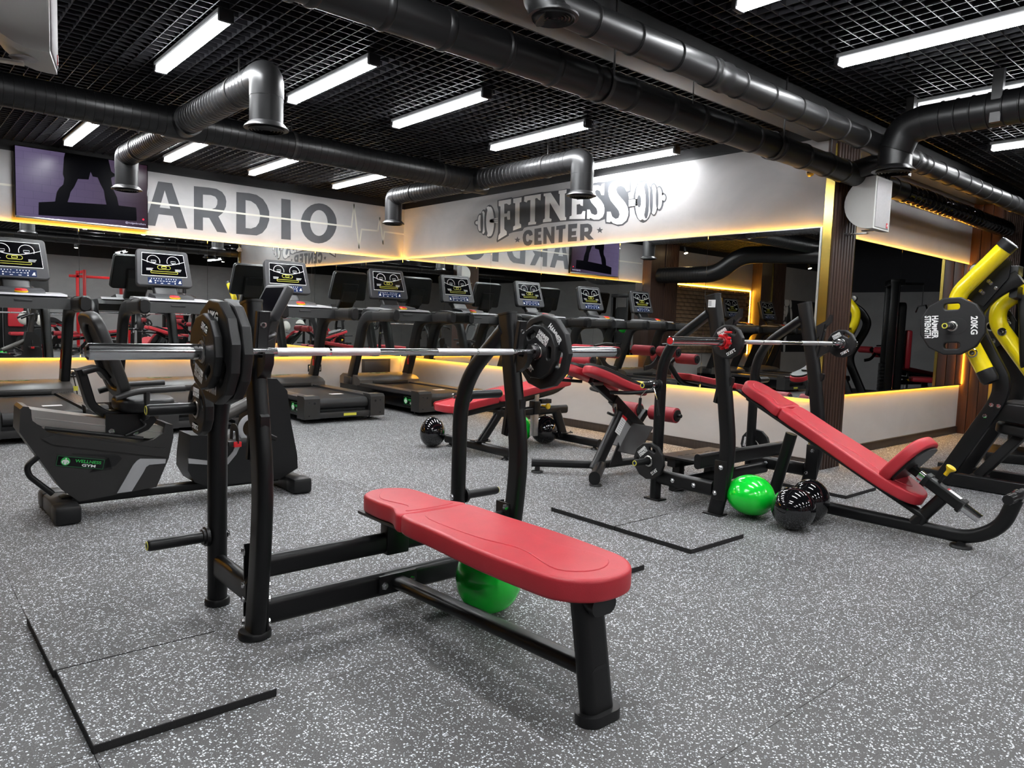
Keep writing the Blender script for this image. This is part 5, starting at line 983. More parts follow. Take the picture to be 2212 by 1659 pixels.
    for kx, kz in ((-0.10, 0.002), (0.10, 0.002), (-0.10, -0.022), (0.10, -0.022)): kd.flat([circ(0.007, 10)], mK @ Matrix.Translation((kx, kz, 0)), 0.0004)
    for s in (-1, 1): kd.flat([[(s*0.150-0.018, -0.020), (s*0.150+0.016, -0.020), (s*0.150+0.008, -0.004), (s*0.150+0.012, 0.008), (s*0.150-0.002, 0.010), (s*0.150-0.008, -0.004)]], mK, 0.0004)
    for kx in (-0.035, 0.035): kd.flat([rrect(0.026, 0.006, 0.002, 1)], mK @ Matrix.Translation((kx, -0.024, 0)), 0.0004)
    part('key_print', kd, 'white', kp, 'white key symbols', smooth=0)
    return t
tm = treadmill(5.21, 7.03, 'black treadmill nearest the corner, fourth from the left')
for x, lb_ in ((1.05, 'black treadmill at the left edge of the photo, first of the row'), (2.40, 'black treadmill behind the recumbent bike, second from the left'), (3.80, 'black treadmill with its rear end in full view, third from the left')):
    dup(tm, (x, 7.03, 0), 0, lb_)
# ------------------------------------------------------------------ recumbent bike
t = thing('recumbent_bike', 'black recumbent exercise bike with a silver seat rail and green gym sticker', 'exercise bike', (1.3, 4.53, 0))
def pxz(name, prof, y0, y1, m_, bev=0.0, par=None, label=None, ang=0.5):
    b = MB().prism([(x, y0, z) for x, z in prof], (0, y1-y0, 0))
    if bev: bmesh.ops.bevel(b.bm, geom=[e for e in b.bm.edges if len(e.link_faces) == 2 and e.calc_face_angle(0) > ang], offset=bev, segments=3, affect='EDGES')
    return part(name, b, m_, par or t, label)
body = pxz('rear_shroud', [(0.548, 0.480), (0.554, 0.596), (0.567, 0.611), (0.592, 0.606), (0.606, 0.535), (0.676, 0.468), (1.10, 0.378), (1.184, 0.392), (1.236, 0.425), (1.248, 0.480), (1.288, 0.469), (1.290, 0.397), (1.265, 0.280), (1.198, 0.117), (1.002, 0.100), (0.811, 0.085), (0.730, 0.159)], 4.42, 4.64, 'grey', 0.018, ang=0.9)
pxz('shroud_ridge', [(0.645, 0.44), (0.70, 0.455), (1.245, 0.335), (1.262, 0.30), (1.25, 0.285), (0.69, 0.405)], 4.408, 4.43, 'grey', 0.006, body)
pxz('shroud_recess', [(0.78, 0.348), (1.00, 0.320), (1.02, 0.300), (0.985, 0.262), (0.86, 0.240), (0.97, 0.245), (0.955, 0.312)], 4.414, 4.424, 'plastic', 0.002, body)
pxz('silver_stripe', [(0.992, 0.108), (1.075, 0.258), (1.095, 0.280), (1.112, 0.289), (1.247, 0.275), (1.243, 0.250), (1.158, 0.250), (1.142, 0.240), (1.127, 0.211), (1.066, 0.110)], 4.412, 4.424, 'silver', 0.002, body, 'silver stripe')
sticker(body, frm((0.819, 4.4125, 0.297), (0.9805, 0, -0.196), (0.196, 0, 0.9805)), 0.225, 0.054)
pxz('seat_rail', [(0.604, 0.590), (1.20, 0.470), (1.252, 0.452), (1.246, 0.405), (1.17, 0.395), (0.68, 0.478), (0.607, 0.528)], 4.445, 4.615, 'alu', 0.006, None, 'silver aluminium seat rail', 0.6)
pxz('rail_groove', [(0.62, 0.548), (1.24, 0.427), (1.24, 0.418), (0.62, 0.539)], 4.440, 4.447, 'steel')
part('slide_rod', MB().cyl((0.66, 4.425, 0.492), (1.13, 4.425, 0.402), 0.010, 14), 'plastic', t)
pxz('carriage', [(0.945, 0.545), (0.945, 0.438), (1.085, 0.418), (1.16, 0.448), (1.205, 0.500), (1.18, 0.540)], 4.43, 4.63, 'frame', 0.004)
bolt(t, (0.972, 4.43, 0.452), (0, -1, 0)); bolt(t, (1.092, 4.43, 0.436), (0, -1, 0))
part('adjust_lever', MB().sweep([(1.035, 4.405, 0.428), (1.145, 4.405, 0.475), (1.115, 4.42, 0.512)], circ(0.008, 12), fil=0.03), 'plastic', t)
so = smooth_closed([(1.010, 4.53), (1.03, 4.40), (1.14, 4.345), (1.27, 4.38), (1.315, 4.53), (1.27, 4.68), (1.14, 4.715), (1.03, 4.66)], 5)
part('seat', MB().flat([so], Matrix.Translation((0, 0, 0.552)), 0.075, 0.024, 3), 'plastic', t)
part('seat_post', MB().sweep([(0.842, 4.53, 0.79), (0.892, 4.53, 0.590), (0.962, 4.53, 0.535), (1.05, 4.53, 0.535)], rrect(0.09, 0.045, 0.008), up=(1, 0, 0.3), fil=0.03), 'frame', t)
def backpad(): # bowed backrest with an open centre
    mb2 = frm((0.995, 4.53, 0.86), (0, -1, 0), (-0.34, 0, 0.94))
    o_ = smooth_closed([(-0.19, -0.13), (-0.205, 0.08), (-0.17, 0.235), (0, 0.265), (0.17, 0.235), (0.205, 0.08), (0.19, -0.13), (0.13, -0.22), (0, -0.235), (-0.13, -0.22)], 5)
    h_ = smooth_closed([(-0.13, -0.10), (-0.145, 0.06), (-0.12, 0.175), (0, 0.20), (0.12, 0.175), (0.145, 0.06), (0.13, -0.10), (0.08, -0.165), (0, -0.175), (-0.08, -0.165)], 5)
    part('backrest_frame', MB().flat([o_, h_], mb2, 0.055, 0.014, 2), 'grey', t)
    part('backrest_mesh', MB().flat([[(x*0.98, y*0.98) for x, y in h_]], mb2 @ Matrix.Translation((0, 0, 0.018)), 0.014), 'plastic', t)
backpad()
part('lumbar_bracket', MB().sweep([(0.845, 4.53, 0.775), (0.93, 4.53, 0.80), (0.97, 4.53, 0.74)], rrect(0.15, 0.03, 0.01), up=(0, 0, 1), fil=0.03), 'frame', t)
for yy in (4.345, 4.735):
    part('armrest', MB().sweep([(0.975, yy, 0.645), (1.085, yy, 0.678), (1.33, yy, 0.686)], circ(0.017, 16), up=(0, 0, 1), fil=0.06), 'grey', t)
    part('armrest_post', MB().sweep([(1.13, yy, 0.672), (1.13, yy, 0.54), (1.13, 4.53+(yy-4.53)*0.4, 0.528)], rrect(0.05, 0.024, 0.008), up=(1, 0, 0), fil=0.03), 'grey', t)
part('main_tube', MB().sweep([(0.74, 4.53, 0.075), (1.95, 4.53, 0.075)], rrect(0.085, 0.045, 0.008), up=(0, 0, 1)), 'frame', t)
for xf, nm in ((0.735, 'rear_foot'), (2.02, 'front_foot')):
    part(nm, MB().bb(xf-0.055, xf+0.055, 4.30, 4.76, 0.0, 0.092, 0.016), 'grey', t)
    part('foot_cap', MB().bb(xf-0.062, xf+0.062, 4.27, 4.40, 0.0, 0.100, 0.020), 'plastic', t); part('foot_cap', MB().bb(xf-0.062, xf+0.062, 4.66, 4.79, 0.0, 0.100, 0.020), 'plastic', t)
part('carry_handle', MB().sweep([(0.63, 4.43, 0.345), (0.578, 4.43, 0.300), (0.585, 4.43, 0.25), (0.69, 4.43, 0.14)], circ(0.015, 14), up=(0, 1, 0), fil=0.05), 'frame', t)
fb = pxz('front_shroud', [(1.372, 0.268), (1.387, 0.40), (1.55, 0.385), (1.65, 0.340), (1.735, 0.370), (1.760, 0.52), (1.800, 0.725), (1.905, 0.720), (1.975, 0.640), (2.000, 0.445), (2.046, 0.22), (2.050, 0.136), (1.928, 0.076), (1.481, 0.086), (1.408, 0.118), (1.369, 0.193)], 4.42, 4.64, 'plastic', 0.016, ang=0.8)
pxz('silver_stripe', [(1.370, 0.266), (1.372, 0.236), (1.50, 0.222), (1.585, 0.232), (1.63, 0.285), (1.655, 0.345), (1.73, 0.348), (1.73, 0.326), (1.675, 0.318), (1.650, 0.265), (1.60, 0.208), (1.50, 0.196), (1.371, 0.208)][0:2]+[(1.50, 0.214), (1.60, 0.208), (1.650, 0.265), (1.675, 0.318), (1.73, 0.326), (1.73, 0.348), (1.655, 0.345), (1.63, 0.285), (1.585, 0.234), (1.50, 0.238)], 4.412, 4.424, 'silver', 0.002, fb, 'silver stripe')
part('crank_ring', MB().lathe([(0.075, 0), (0.088, 0.006), (0.088, 0.014), (0.075, 0.018), (0.060, 0.018)], (1.745, 4.42, 0.42), (0, -1, 0), 30, caps=False), 'silver', t)
for s, yy in ((-1, 4.36), (1, 4.70)):
    part('crank_arm', MB().sweep([(1.745, yy, 0.42), (1.745-s*0.13, yy, 0.42-s*0.07*-1)], stad(0.03, 0.018), up=(0, 1, 0)), 'frame', t)
    pxc = 1.745-abs(0.13) if s < 0 else 1.745+0.13; pz = 0.36 if s < 0 else 0.49
    part('pedal', MB().box((pxc-0.03*0, yy+s*0.06, pz), (0.14, 0.10, 0.028), 0.006), 'plastic', t)
    part('pedal_strap', MB().sweep([(pxc-0.02, yy+s*0.11, pz), (pxc-0.02, yy+s*0.10, pz+0.09), (pxc-0.02, yy+s*0.02, pz+0.09), (pxc-0.02, yy+s*0.01, pz)], rrect(0.045, 0.004, 0.001), up=(1, 0, 0), fil=0.03), 'rubber', t)
    part('strap_clip', MB().box((pxc-0.02, yy+s*0.062, pz-0.005), (0.045, 0.115, 0.032), 0.004), 'redpaint', t, 'red strap clip')
part('lower_mast', MB().sweep([(1.50, 4.53, 0.43), (1.80, 4.53, 0.58)], stad(0.075, 0.075), up=(0, 0, 1)), 'hood', t)
part('console_mast', MB().sweep([(1.86, 4.53, 0.70), (1.90, 4.53, 1.00), (1.93, 4.53, 1.16)], rrect(0.10, 0.07, 0.02), up=(1, 0, 0), fil=0.1), 'grey', t)
part('handlebar', MB().sweep([(1.72, 4.33, 0.93), (1.84, 4.33, 0.99), (1.90, 4.44, 1.0), (1.90, 4.62, 1.0), (1.84, 4.73, 0.99), (1.72, 4.73, 0.93)], circ(0.016, 14), fil=0.06), 'plastic', t)
mR = frm((1.945, 4.53, 1.18), (0, -1, 0), (0.45, 0, 0.89))
o = part('console', MB().flat([rrect(0.34, 0.24, 0.03)], mR, 0.06, 0.014, 2), 'grey2', t)
part('console_screen', MB().flat([rrect(0.28, 0.17, 0.01)], mR @ Matrix.Translation((0, 0.01, 0.0595)), 0.0012), 'glass_black', o)
# ------------------------------------------------------------------ back extension bench
t = thing('back_extension_bench', 'black back extension bench with red hip pads and rollers', 'bench', (4.25, 3.64, 0))
hb_ = (4.12, 3.66, 0.075)
for e in ((3.735, 4.00, 0.075), (3.775, 3.405, 0.060)):
    big = e[1] < 3.6
    part('front_strut', MB().sweep([hb_, e], stad(0.075 if big else 0.05, 0.09 if big else 0.062), up=(0, 0, 1)), 'frame', t)
    d = (Vector(e)-Vector(hb_)).normalized()
    part('strut_cap', MB().sweep([Vector(e), Vector(e)+d*0.010], stad(0.08 if big else 0.054, 0.096 if big else 0.066), up=(0, 0, 1)), 'plastic', t)
    part('rubber_foot', MB().lathe([(0.045, 0), (0.047, 0.004), (0.042, 0.014), (0.020, 0.018), (0.020, 0.05)], (e[0]+0.03, e[1]+(0.015 if big else -0.02), 0), (0, 0, 1), 22), 'plastic', t)
part('spine', MB().sweep([hb_, (4.79, 3.62, 0.075)], stad(0.05, 0.06), up=(0, 0, 1)), 'frame', t)
part('rear_crossbar', MB().sweep([(4.80, 3.88, 0.078), (4.83, 3.38, 0.078)], stad(0.055, 0.065), up=(0, 0, 1)), 'frame', t)
for yy in (3.83, 3.44): part('rubber_foot', MB().lathe([(0.040, 0), (0.042, 0.004), (0.036, 0.014), (0.014, 0.018), (0.014, 0.055)], (4.81, yy, 0), (0, 0, 1), 20), 'plastic', t)
part('main_post', MB().sweep([(4.03, 3.64, 0.05), (4.33, 3.64, 0.50)], stad(0.062, 0.10), up=(1, 0, 0)), 'frame', t)
part('instruction_label', MB().flat([[(-0.032, -0.075), (0.032, -0.075), (0.032, 0.075), (-0.032, 0.075)]], frm((4.272, 3.6085, 0.375), (0.83, 0, -0.55), (0.555, 0, 0.832)), 0.0008), 'white', t, 'white instruction sticker with a red top', smooth=0)
part('label_stripe', MB().flat([[(-0.032, 0.055), (0.032, 0.055), (0.032, 0.075), (-0.032, 0.075)]], frm((4.272, 3.6075, 0.375), (0.83, 0, -0.55), (0.555, 0, 0.832)), 0.0008), 'redpaint', t, 'red label edge', smooth=0)
part('label_print', MB().flat([[(-0.022, -0.06+0.016*k), (0.022, -0.06+0.016*k), (0.022, -0.056+0.016*k), (-0.022, -0.056+0.016*k)] for k in range(7)], frm((4.272, 3.6075, 0.372), (0.83, 0, -0.55), (0.555, 0, 0.832)), 0.0006), 'silver', t, smooth=0)
part('brace_plate', MB().prism([(4.17, 3.62, 0.06), (4.33, 3.62, 0.075), (4.27, 3.62, 0.24)], (0, 0.01, 0)), 'frame', t)
part('sliding_beam', MB().sweep([(4.585, 3.64, 0.300), (4.20, 3.64, 0.575)], rrect(0.06, 0.075, 0.008), up=(0, 0, 1)), 'frame', t)
part('inner_beam', MB().sweep([(4.24, 3.64, 0.548), (3.955, 3.64, 0.725)], rrect(0.045, 0.055, 0.006), up=(0, 0, 1)), 'frame', t)
part('end_cap', MB().sweep([(4.583, 3.64, 0.301), (4.60, 3.64, 0.290)], rrect(0.064, 0.079, 0.008), up=(0, 0, 1)), 'plastic', t)
mH = frm((4.09, 3.64, 0.752), (0, -1, 0), (-0.955, 0, 0.295))
for s, lb_ in ((-1, 'far'), (1, 'near')):
    hp = smooth_closed([(s*0.03, 0.26), (s*0.15, 0.31), (s*0.20, 0.18), (s*0.185, -0.06), (s*0.215, -0.26), (s*0.13, -0.31), (s*0.05, -0.24), (s*0.045, 0.0)], 5)
    part('hip_pad', MB().flat([hp], mH @ Matrix.Translation((0, 0, 0.0)), 0.06, 0.016, 3), 'red', t, 'red vinyl hip pad')
    part('pad_board', MB().flat([[(x*0.97, y*0.97) for x, y in hp]], mH @ Matrix.Translation((0, 0, -0.016)), 0.017), 'grey', t)
part('pad_bracket', MB().flat([rrect(0.30, 0.34, 0.02)], mH @ Matrix.Translation((0, 0.02, -0.034)), 0.018, 0.004), 'frame', t)
for s in (-1, 1):
    part('hand_grip', MB().sweep([(4.10, 3.64+s*0.06, 0.635), (4.15, 3.64+s*0.20, 0.640), (4.40, 3.64+s*0.24, 0.652)], circ(0.014, 14), fil=0.06), 'plastic', t)
    part('side_handle', MB().sweep([(3.96, 3.64+s*0.10, 0.705), (3.70, 3.64+s*0.24, 0.722)], circ(0.012, 12)), 'frame', t)
part('adjust_handle', MB().sweep([(4.18, 3.60, 0.525), (4.165, 3.57, 0.480), (4.13, 3.56, 0.462), (4.06, 3.56, 0.486)], circ(0.010, 12), fil=0.03), 'plastic', t)
part('adjust_nut', MB().cyl((4.185, 3.605, 0.54), (4.178, 3.595, 0.505), 0.016, 6), 'chrome', t)
part('roller_axle', MB().cyl((4.60, 3.98, 0.46), (4.60, 3.30, 0.46), 0.014, 14), 'frame', t)
part('roller_arm', MB().sweep([(4.50, 3.64, 0.36), (4.60, 3.64, 0.46)], rrect(0.04, 0.05, 0.006), up=(0, 0, 1)), 'frame', t)
for ya, yb_ in ((3.94, 3.70), (3.58, 3.34)):
    o = part('ankle_roller', MB().lathe([(0.050, 0), (0.058, 0.004), (0.058, 0.236), (0.050, 0.24)], (4.60, ya, 0.46), (0, -1, 0), 28), 'redroll', t, 'red foam ankle roller')
    part('roller_end', MB().lathe([(0.044, 0), (0.044, 0.008), (0.001, 0.012)], (4.60, yb_, 0.46), (0, -1, 0), 24), 'plastic', o)
    part('roller_end', MB().lathe([(0.044, 0), (0.044, 0.008), (0.001, 0.012)], (4.60, ya, 0.46), (0, 1, 0), 24), 'plastic', o)
for yc in (3.50, 3.80):
    part('foot_plate', MB().flat([rrect(0.20, 0.26, 0.01)], frm((4.32, yc, 0.275) if yc < 3.6 else (4.52, yc+0.02, 0.275), (0, -1, 0), (0.62, 0, 0.78)), 0.010, 0.002), 'grey', t)
part('plate_bar', MB().cyl((4.36, 3.60, 0.20), (4.52, 3.72, 0.20), 0.02, 14), 'frame', t)
# ------------------------------------------------------------------ decline ab bench
t = thing('ab_bench', 'decline ab bench with a long red pad and two pairs of leg rollers', 'bench', (4.4, 4.85, 0))
yc = 4.85
for x, ya, yb_ in ((3.885, 5.30, 4.44), (4.915, 5.20, 4.40)):
    part('foot_bar', MB().sweep([(x, ya, 0.062), (x, yb_, 0.062)], stad(0.055, 0.075), up=(0, 0, 1)), 'frame', t)
    for y_, s in ((ya, 1), (yb_, -1)):
        part('bar_cap', MB().sweep([(x, y_, 0.062), (x, y_+s*0.008, 0.062)], stad(0.06, 0.08), up=(0, 0, 1)), 'plastic', t)
        part('rubber_foot', MB().lathe([(0.038, 0), (0.040, 0.004), (0.030, 0.014), (0.016, 0.018), (0.016, 0.04)], (x, y_-s*0.05, 0), (0, 0, 1), 18), 'plastic', t)
part('low_post', MB().sweep([(3.90, yc, 0.08), (4.13, yc, 0.36)], stad(0.055, 0.08), up=(1, 0, 0)), 'frame', t)
part('high_post', MB().sweep([(4.905, yc, 0.08), (4.80, yc, 0.32)], stad(0.06, 0.095), up=(1, 0, 0)), 'frame', t)
part('top_beam', MB().sweep([(4.06, yc, 0.335), (4.93, yc, 0.328)], stad(0.055, 0.08), up=(0, 0, 1)), 'frame', t)
for x in (3.905, 4.915): part('post_flange', MB().bb(x-0.075, x+0.075, yc-0.05, yc+0.05, 0.098, 0.108, 0.002), 'frame', t)
for x in (3.84, 3.97, 4.85, 4.98): bolt(t, (x, yc-0.03, 0.108), (0, 0, 1))
part('telescopic_post', MB().bb(4.50, 4.555, yc-0.028, yc+0.028, 0.10, 0.33, 0.005), 'steel', t, 'brushed steel telescopic tube')
part('post_sleeve', MB().bb(4.49, 4.565, yc-0.038, yc+0.038, 0.30, 0.42, 0.005), 'frame', t)
part('telescopic_post', MB().bb(4.50, 4.555, yc-0.028, yc+0.028, 0.40, 0.50, 0.005), 'steel', t)
part('pull_knob', MB().lathe([(0.008, 0.02), (0.008, 0.06), (0.024, 0.075), (0.028, 0.09), (0.022, 0.10)], (4.56, yc-0.03, 0.385), (0.3, -1, -0.05), 20), 'yplast', t, 'yellow plastic pull knob')
part('latch_box', MB().bb(4.575, 4.70, yc-0.04, yc+0.03, 0.395, 0.435, 0.004), 'plastic', t)
part('pad_beam', MB().sweep([(3.62, yc, 0.335), (4.85, yc, 0.515), (5.08, yc, 0.74), (5.30, yc, 0.875)], stad(0.05, 0.06), up=(0, 0, 1), fil=0.16), 'frame', t)
mG = frm((3.50, yc, 0.372), (0, -1, 0), (0.990, 0, 0.142))
def fl_(m): return m
if (mG.to_3x3() @ Vector((0, 0, 1))).z < 0: mG = frm((3.50, yc, 0.372), (0, 1, 0), (0.990, 0, 0.142))
po = smooth_closed([(-0.11, 0.0), (0.11, 0.0), (0.15, 0.10), (0.15, 0.60), (0.15, 1.30), (0.11, 1.36), (-0.11, 1.36), (-0.15, 1.30), (-0.15, 0.60), (-0.15, 0.10)], 5)
part('back_pad', MB().flat([[(x, y) for x, y in po if y < 0.50]+[(-0.15, 0.50)]], mG @ Matrix.Translation((0, 0, 0.0)), 0.068, 0.014, 3), 'red', t, 'red vinyl pad, lower part')
part('back_pad', MB().flat([rrect(0.30, 0.86, 0.04)], mG @ Matrix.Translation((0, 0.945, 0.0)), 0.068, 0.014, 3), 'red', t, 'red vinyl pad, upper part')
part('pad_board', MB().flat([rrect(0.24, 1.28, 0.06)], mG @ Matrix.Translation((0, 0.68, -0.013)), 0.013), 'plastic', t)
for x, z, nm in ((5.31, 0.875, 'thigh'), (4.975, 0.800, 'ankle')):
    part('roller_axle', MB().cyl((x, 5.16, z), (x, 4.55, z), 0.014, 14), 'frame', t)
    for ya, yb_ in ((5.15, 4.90), (4.82, 4.57)):
        o = part('leg_roller', MB().lathe([(0.048, 0), (0.056, 0.004), (0.056, 0.246), (0.048, 0.25)], (x, ya, z), (0, -1, 0), 28), 'redroll', t, 'red foam leg roller')
        part('roller_end', MB().lathe([(0.043, 0), (0.043, 0.008), (0.001, 0.012)], (x, yb_, z), (0, -1, 0), 24), 'plastic', o)
part('roller_strut', MB().sweep([(5.08, yc, 0.735), (4.975, yc, 0.80)], stad(0.04, 0.05), up=(0, 0, 1)), 'frame', t)
part('grip_bar', MB().sweep([(5.18, 4.75, 0.93), (5.30, 4.72, 0.955), (5.40, 4.72, 0.95)], circ(0.012, 12), fil=0.03), 'plastic', t)
part('rear_hook', MB().sweep([(5.30, yc-0.05, 0.86), (5.42, yc-0.05, 0.72), (5.56, yc-0.05, 0.70)], rrect(0.05, 0.018, 0.004), up=(0, 1, 0), fil=0.08), 'frame', t)
# ------------------------------------------------------------------ yellow plate-loaded machine at the right
t = thing('leverage_machine', 'plate-loaded press machine with thick yellow lever arms and a black frame', 'exercise machine', (6.3, 1.8, 0))
sx = 6.16
def sframe(x): return MB().sweep([(x, 1.985, 0.05), (x, 1.665, 0.68), (x, 1.645, 0.82), (x, 1.835, 1.17), (x, 1.872, 1.30), (x, 1.78, 1.45), (x, 1.60, 1.57)], rrect(0.062, 0.105, 0.008, 2), up=(0, 1, 0), fil=0.16, nf=8)
part('side_frame', sframe(sx), 'frame', t); part('side_frame', sframe(sx+0.42), 'frame', t)
part('pivot_plate', MB().prism([(sx-0.036, 1.93, 1.42), (sx-0.036, 1.80, 1.36), (sx-0.036, 1.66, 1.56), (sx-0.036, 1.65, 1.68), (sx-0.036, 1.72, 1.70)], (-0.012, 0, 0)), 'frame', t)
part('pivot_boss', MB().lathe([(0.045, 0), (0.045, 0.02), (0.030, 0.026), (0.001, 0.027)], (sx-0.048, 1.865, 1.625), (-1, 0, 0), 26), 'plastic', t)
part('pivot_disc', MB().lathe([(0.036, 0), (0.036, 0.004), (0.012, 0.005), (0.012, 0.008), (0.001, 0.009)], (sx-0.074, 1.865, 1.625), (-1, 0, 0), 24), 'steel', t)
for y, z in ((1.78, 1.54), (1.765, 1.525), (1.825, 1.47), (1.81, 1.455), (1.73, 1.49)): bolt(t, (sx-0.048, y, z), (-1, 0, 0), 0.010)
part('rubber_stop', MB().bb(sx-0.02, sx+0.10, 1.61, 1.70, 1.575, 1.65, 0.006), 'plastic', t)
YS = circ(0.058, 26)
xa = 6.02
a1 = part('lever_arm', MB().sweep([(xa-0.02, 1.655, 1.775), (xa, 1.95, 1.44), (xa, 1.945, 1.28), (xa, 1.70, 0.845)], YS, up=(1, 0, 0), fil=0.20, nf=9), 'yellow', t, 'thick yellow lever arm')
part('arm_cap', MB().sweep([(xa-0.020, 1.672, 1.756), (xa-0.020, 1.635, 1.798)], circ(0.061, 26), up=(1, 0, 0)), 'plastic', a1); part('arm_cap', MB().lathe([(0.061, -0.05), (0.061, 0.02), (0.05, 0.045), (0.001, 0.055)], (xa, 1.705, 0.855), Vector((0, -0.245, -0.435)), 26), 'plastic', a1)
part('arm_end_disc', MB().lathe([(0.052, 0), (0.050, 0.004), (0.008, 0.004), (0.008, 0.0045)], (xa-0.020, 1.635, 1.798), Vector((0, -0.295, 0.335)), 26), 'grey', a1)
part('arm_bushing', MB().lathe([(0.030, 0), (0.034, 0.012), (0.030, 0.016)], (xa-0.05, 1.80, 1.02), (-1, 0, 0), 24), 'chrome', a1); part('arm_bushing_ring', MB().lathe([(0.027, 0.0), (0.027, 0.003), (0.018, 0.004), (0.018, 0.0)], (xa-0.066, 1.80, 1.02), (-1, 0, 0), 24, caps=False), 'yplast', a1)
bolt(t, (xa-0.066, 1.80, 1.02), (-1, 0, 0), 0.010)
xb2 = 6.36
a2 = part('lever_arm', MB().sweep([(xb2, 1.44, 1.62), (xb2, 1.56, 1.53), (xb2, 1.77, 1.38), (xb2, 1.775, 1.24), (xb2, 1.50, 0.86)], YS, up=(1, 0, 0), fil=0.20, nf=9), 'yellow', t, 'thick yellow lever arm, partly out of the frame')
part('arm_bushing', MB().lathe([(0.026, 0), (0.030, 0.010), (0.026, 0.014)], (xb2-0.056, 1.72, 1.18), (-1, 0, 0), 22), 'chrome', a2); bolt(t, (xb2-0.068, 1.72, 1.18), (-1, 0, 0), 0.010)
part('grab_handle', MB().sweep([(xb2-0.03, 1.56, 0.90), (xb2-0.06, 1.50, 0.86), (xb2-0.06, 1.44, 0.80)], circ(0.018, 14), fil=0.03), 'plastic', a2)
part('weight_horn', MB().lathe([(0.024, 0), (0.024, 0.29), (0.020, 0.30)], (xa-0.03, 1.905, 1.205), (-1, 0, 0), 22), 'chrome', t)
part('horn_ring', MB().lathe([(0.019, 0), (0.019, 0.002), (0.013, 0.0022), (0.013, 0)], (xa-0.33, 1.905, 1.205), (-1, 0, 0), 20, caps=False), 'yprint', t, 'yellow ring on the horn end')
part('horn_button', MB().lathe([(0.0128, 0), (0.0005, 0.001)], (xa-0.33, 1.905, 1.205), (-1, 0, 0), 18), 'plastic', t)
part('top_brace', MB().sweep([(sx+0.02, 1.64, 1.47), (sx+0.42, 1.64, 1.44)], rrect(0.05, 0.09, 0.008), up=(0, 0, 1)), 'frame', t)
part('base_rail', MB().sweep([(sx, 2.16, 0.055), (sx, 1.30, 0.055)], rrect(0.06, 0.10, 0.008), up=(0, 0, 1)), 'frame', t)
part('base_rail', MB().sweep([(sx+0.42, 2.16, 0.055), (sx+0.42, 1.30, 0.055)], rrect(0.06, 0.10, 0.008), up=(0, 0, 1)), 'frame', t)
part('base_cross', MB().sweep([(sx, 2.08, 0.055), (sx+0.42, 2.08, 0.055)], rrect(0.06, 0.08, 0.008), up=(0, 0, 1)), 'frame', t)
part('seat_beam', MB().sweep([(sx+0.03, 1.69, 0.60), (sx+0.03, 1.36, 0.585)], rrect(0.06, 0.13, 0.008), up=(0, 0, 1)), 'frame', t)
for y, z in ((1.70, 0.645), (1.655, 0.642), (1.735, 0.56)): bolt(t, (sx-0.031, y, z), (-1, 0, 0))
part('seat_ledge', MB().bb(sx+0.02, sx+0.34, 1.36, 1.66, 0.655, 0.675, 0.004), 'grey', t)
part('seat_pad', MB().flat([rrect(0.36, 0.38, 0.08)], frm((sx+0.24, 1.52, 0.42), (1, 0, 0), (0, 1, 0.10)), 0.085, 0.024, 3), 'plastic', t, 'black vinyl seat pad')
part('back_pad', MB().flat([rrect(0.34, 0.62, 0.10)], frm((sx+0.30, 1.62, 1.18), (1, 0, 0), (0, 0.1, 1)), 0.085, 0.024, 3), 'plastic', t, 'black vinyl chest pad')
part('seat_post', MB().sweep([(sx+0.22, 1.56, 0.42), (sx+0.16, 1.80, 0.08)], rrect(0.07, 0.07, 0.008), up=(0, 1, 0)), 'frame', t)
part('post_bracket', MB().bb(sx+0.08, sx+0.24, 1.74, 1.86, 0.05, 0.085, 0.003), 'grey', t)
part('storage_peg', MB().lathe([(0.024, 0), (0.024, 0.20), (0.020, 0.21)], (sx+0.10, 1.40, 0.555), (-0.6, -0.8, 0.05), 22), 'chrome', t)
part('peg_ring', MB().lathe([(0.020, 0.211), (0.020, 0.213), (0.013, 0.2135), (0.013, 0.211)], (sx+0.10, 1.40, 0.555), (-0.6, -0.8, 0.05), 22, caps=False), 'yprint', t, 'yellow ring on the peg end')
pl20 = plate('weight_plate', 'large black 20KG plate on the horn of the yellow machine', 0.212, 0.050, '20KG', grips=2, big=True)
orient(pl20, (5.845, 1.905, 1.205), (-1, -0.12, 0.0), R_(4))
pl102 = dup(pl10, (0, 0, 0), 0, 'black plate partly hidden behind the second yellow lever arm'); orient(pl102, (6.47, 1.84, 1.22), (-1, 0, 0), R_(60))
# ------------------------------------------------------------------ things beside and behind the camera (they show in the mirrors)
def get(n): return bpy.data.objects[n]
B_ = lambda t, nm, p, sec, m_, up=(0, 0, 1), fil=0.0: part(nm, MB().sweep(p, sec, up=up, fil=fil), m_, t)
SQ = rrect(0.07, 0.07, 0.006, 2)
def power_rack(x, y, label, m_='redpaint'):
    t = thing('power_rack', label, 'rack', (x, y, 0))
    for dx in (-0.55, 0.55):
        for dy in (-0.45, 0.45):
            part('upright', MB().bb(x+dx-0.035, x+dx+0.035, y+dy-0.035, y+dy+0.035, 0.0, 2.15, 0.004), m_, t)
        for z in (0.05, 2.10): part('side_rail', MB().bb(x+dx-0.035, x+dx+0.035, y-0.45, y+0.45, z-0.035, z+0.035, 0.004), m_, t)
    for z in (0.35, 2.0): part('cross_rail', MB().bb(x-0.75, x+0.75, y-0.485, y-0.415, z-0.035, z+0.035, 0.004), m_, t)
    part('diagonal_brace', MB().sweep([(x+0.55, y-0.4, 1.2), (x+0.55, y+0.4, 2.0)], SQ), m_, t)
    return t
power_rack(4.9, -4.9, 'tall red steel rack behind the camera, seen in the left mirror')
